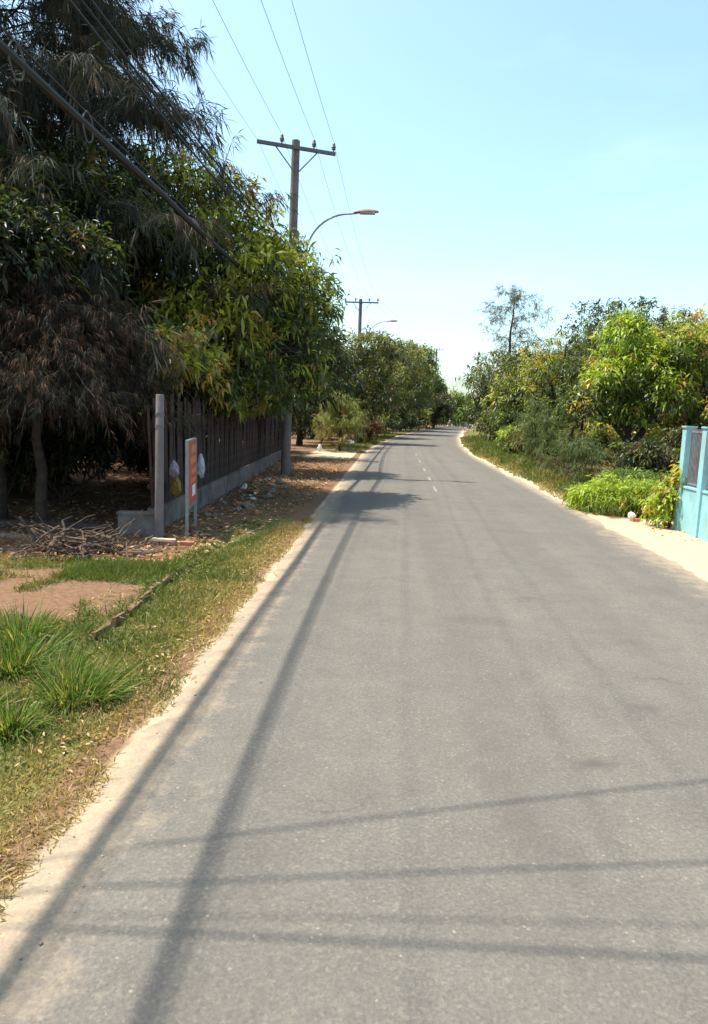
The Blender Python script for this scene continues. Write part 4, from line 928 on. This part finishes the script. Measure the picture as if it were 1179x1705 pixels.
for a in [(-2.40, 5.05, 1900, .42, .40, 'largest tall grass tuft, on the verge nearest the road', 910), (-2.62, 4.45, 900, .26, .27, 'small bright grass tuft in front of the largest tuft', 911),
          (-3.15, 5.55, 1500, .40, .42, 'tall grass tuft at the left border behind the small bright tuft', 912), (-3.0, 4.75, 700, .26, .26, 'grass tuft at the left border beside the small bright tuft', 913),
          (-3.45, 6.05, 1100, .36, .42, 'farthest tall grass tuft at the left border by the bare dirt', 914), (-2.75, 5.45, 900, .30, .32, 'grass tuft between the largest tuft and the left border', 915)]: tuft(*a)

# dead leaves
def litter_leaves(name, x, y, size, label, seed, cols, lift=.012):
    r = rng(seed); n = len(x); c = np.stack([x, y, ground_z(x, y) + lift * r.random(n) + .004], 1)
    onroad = (x > RL - .05) & (x < RR); c[:, 2] = np.where(onroad, road_z(x, y) + .008, c[:, 2])
    a = r.uniform(0, 6.28, n); d = np.stack([np.cos(a), np.sin(a), r.normal(.05, .18, n)], 1)
    V, F = leaf_arrays(c, d, size * r.uniform(.5, 1.25, n), size * .36 * r.uniform(.7, 1.2, n), r.uniform(-.15, .1, n), r, .3)
    cc = np.array(cols)[r.integers(0, len(cols), n)] * r.uniform(.6, 1.2, (n, 1))
    tag(link(name, mesh_np(name, V, F, M['dead'], np.repeat(cc, 5, 0))), label, 'dead leaves', None, 'stuff')
BR = [(.30, .16, .07), (.40, .25, .12), (.20, .10, .05), (.48, .33, .18)]
n = 1700; y = 1.6 + 12 * r.random(n) ** 1.2; x = RL - .18 - np.abs(r.normal(0, .55, n)); k = fbm(x, y, .7, 61) > .42
litter_leaves('fallen_leaves', x[k], y[k], 0.055, 'dry tan leaves caught along the grass edge', 920, [(.38, .25, .12), (.32, .18, .08), (.44, .32, .18), (.22, .12, .06)], .05)
n = 9000; y = 9.2 + 26 * r.random(n) ** 1.3; x = RL - .4 - 6.5 * r.random(n); k = (x < -3.0 + .12 * (y - 9)) 
litter_leaves('leaf_litter', x[k], y[k], .13, 'brown leaf litter under the trees behind the verge', 921, BR, .03)
n = 1800; y = 14 + 30 * r.random(n); x = RR + .6 + 4 * r.random(n); x = x + road_off(y)
litter_leaves('leaf_litter', x, y, .12, 'brown leaf litter under the right-hand trees', 922, BR, .03)
# pebbles and crumbs along the road
n = 500; y = 1.8 + 22 * r.random(n) ** 1.6; side = r.random(n) < .55
x = np.where(side, RL - .1 + np.abs(r.normal(0, .28, n)), RR + .15 - np.abs(r.normal(0, .45, n))); k2 = r.random(n) < .06; x = np.where(k2, r.uniform(RL, RR, n), x)
V, F = [], []
octa = np.array([(1, 0, 0), (0, 1, 0), (-1, 0, 0), (0, -1, 0), (0, 0, .8), (0, 0, -.8)]); of = np.array([(0, 1, 4), (1, 2, 4), (2, 3, 4), (3, 0, 4), (1, 0, 5), (2, 1, 5), (3, 2, 5), (0, 3, 5)])
s_ = np.clip(r.lognormal(-5.1, .45, n), .003, .016)
V = (octa[None] * s_[:, None, None] * r.uniform(.6, 1.3, (n, 6, 1)) + np.stack([x, y, np.where((x > RL) & (x < RR), road_z(x, y), ground_z(x, y) + .005) + s_ * .3], 1)[:, None]).reshape(-1, 3)
F = (of[None] + np.arange(n)[:, None, None] * 6).reshape(-1, 3)
pc_ = np.array([(.36, .30, .24), (.42, .38, .33), (.24, .19, .15)])[r.integers(0, 3, n)]
tag(link('pebbles', mesh_np('pebbles', V, F, M['dead'], np.repeat(pc_, 6, 0))), 'small pebbles scattered along the road edges', 'pebbles', None, 'stuff')
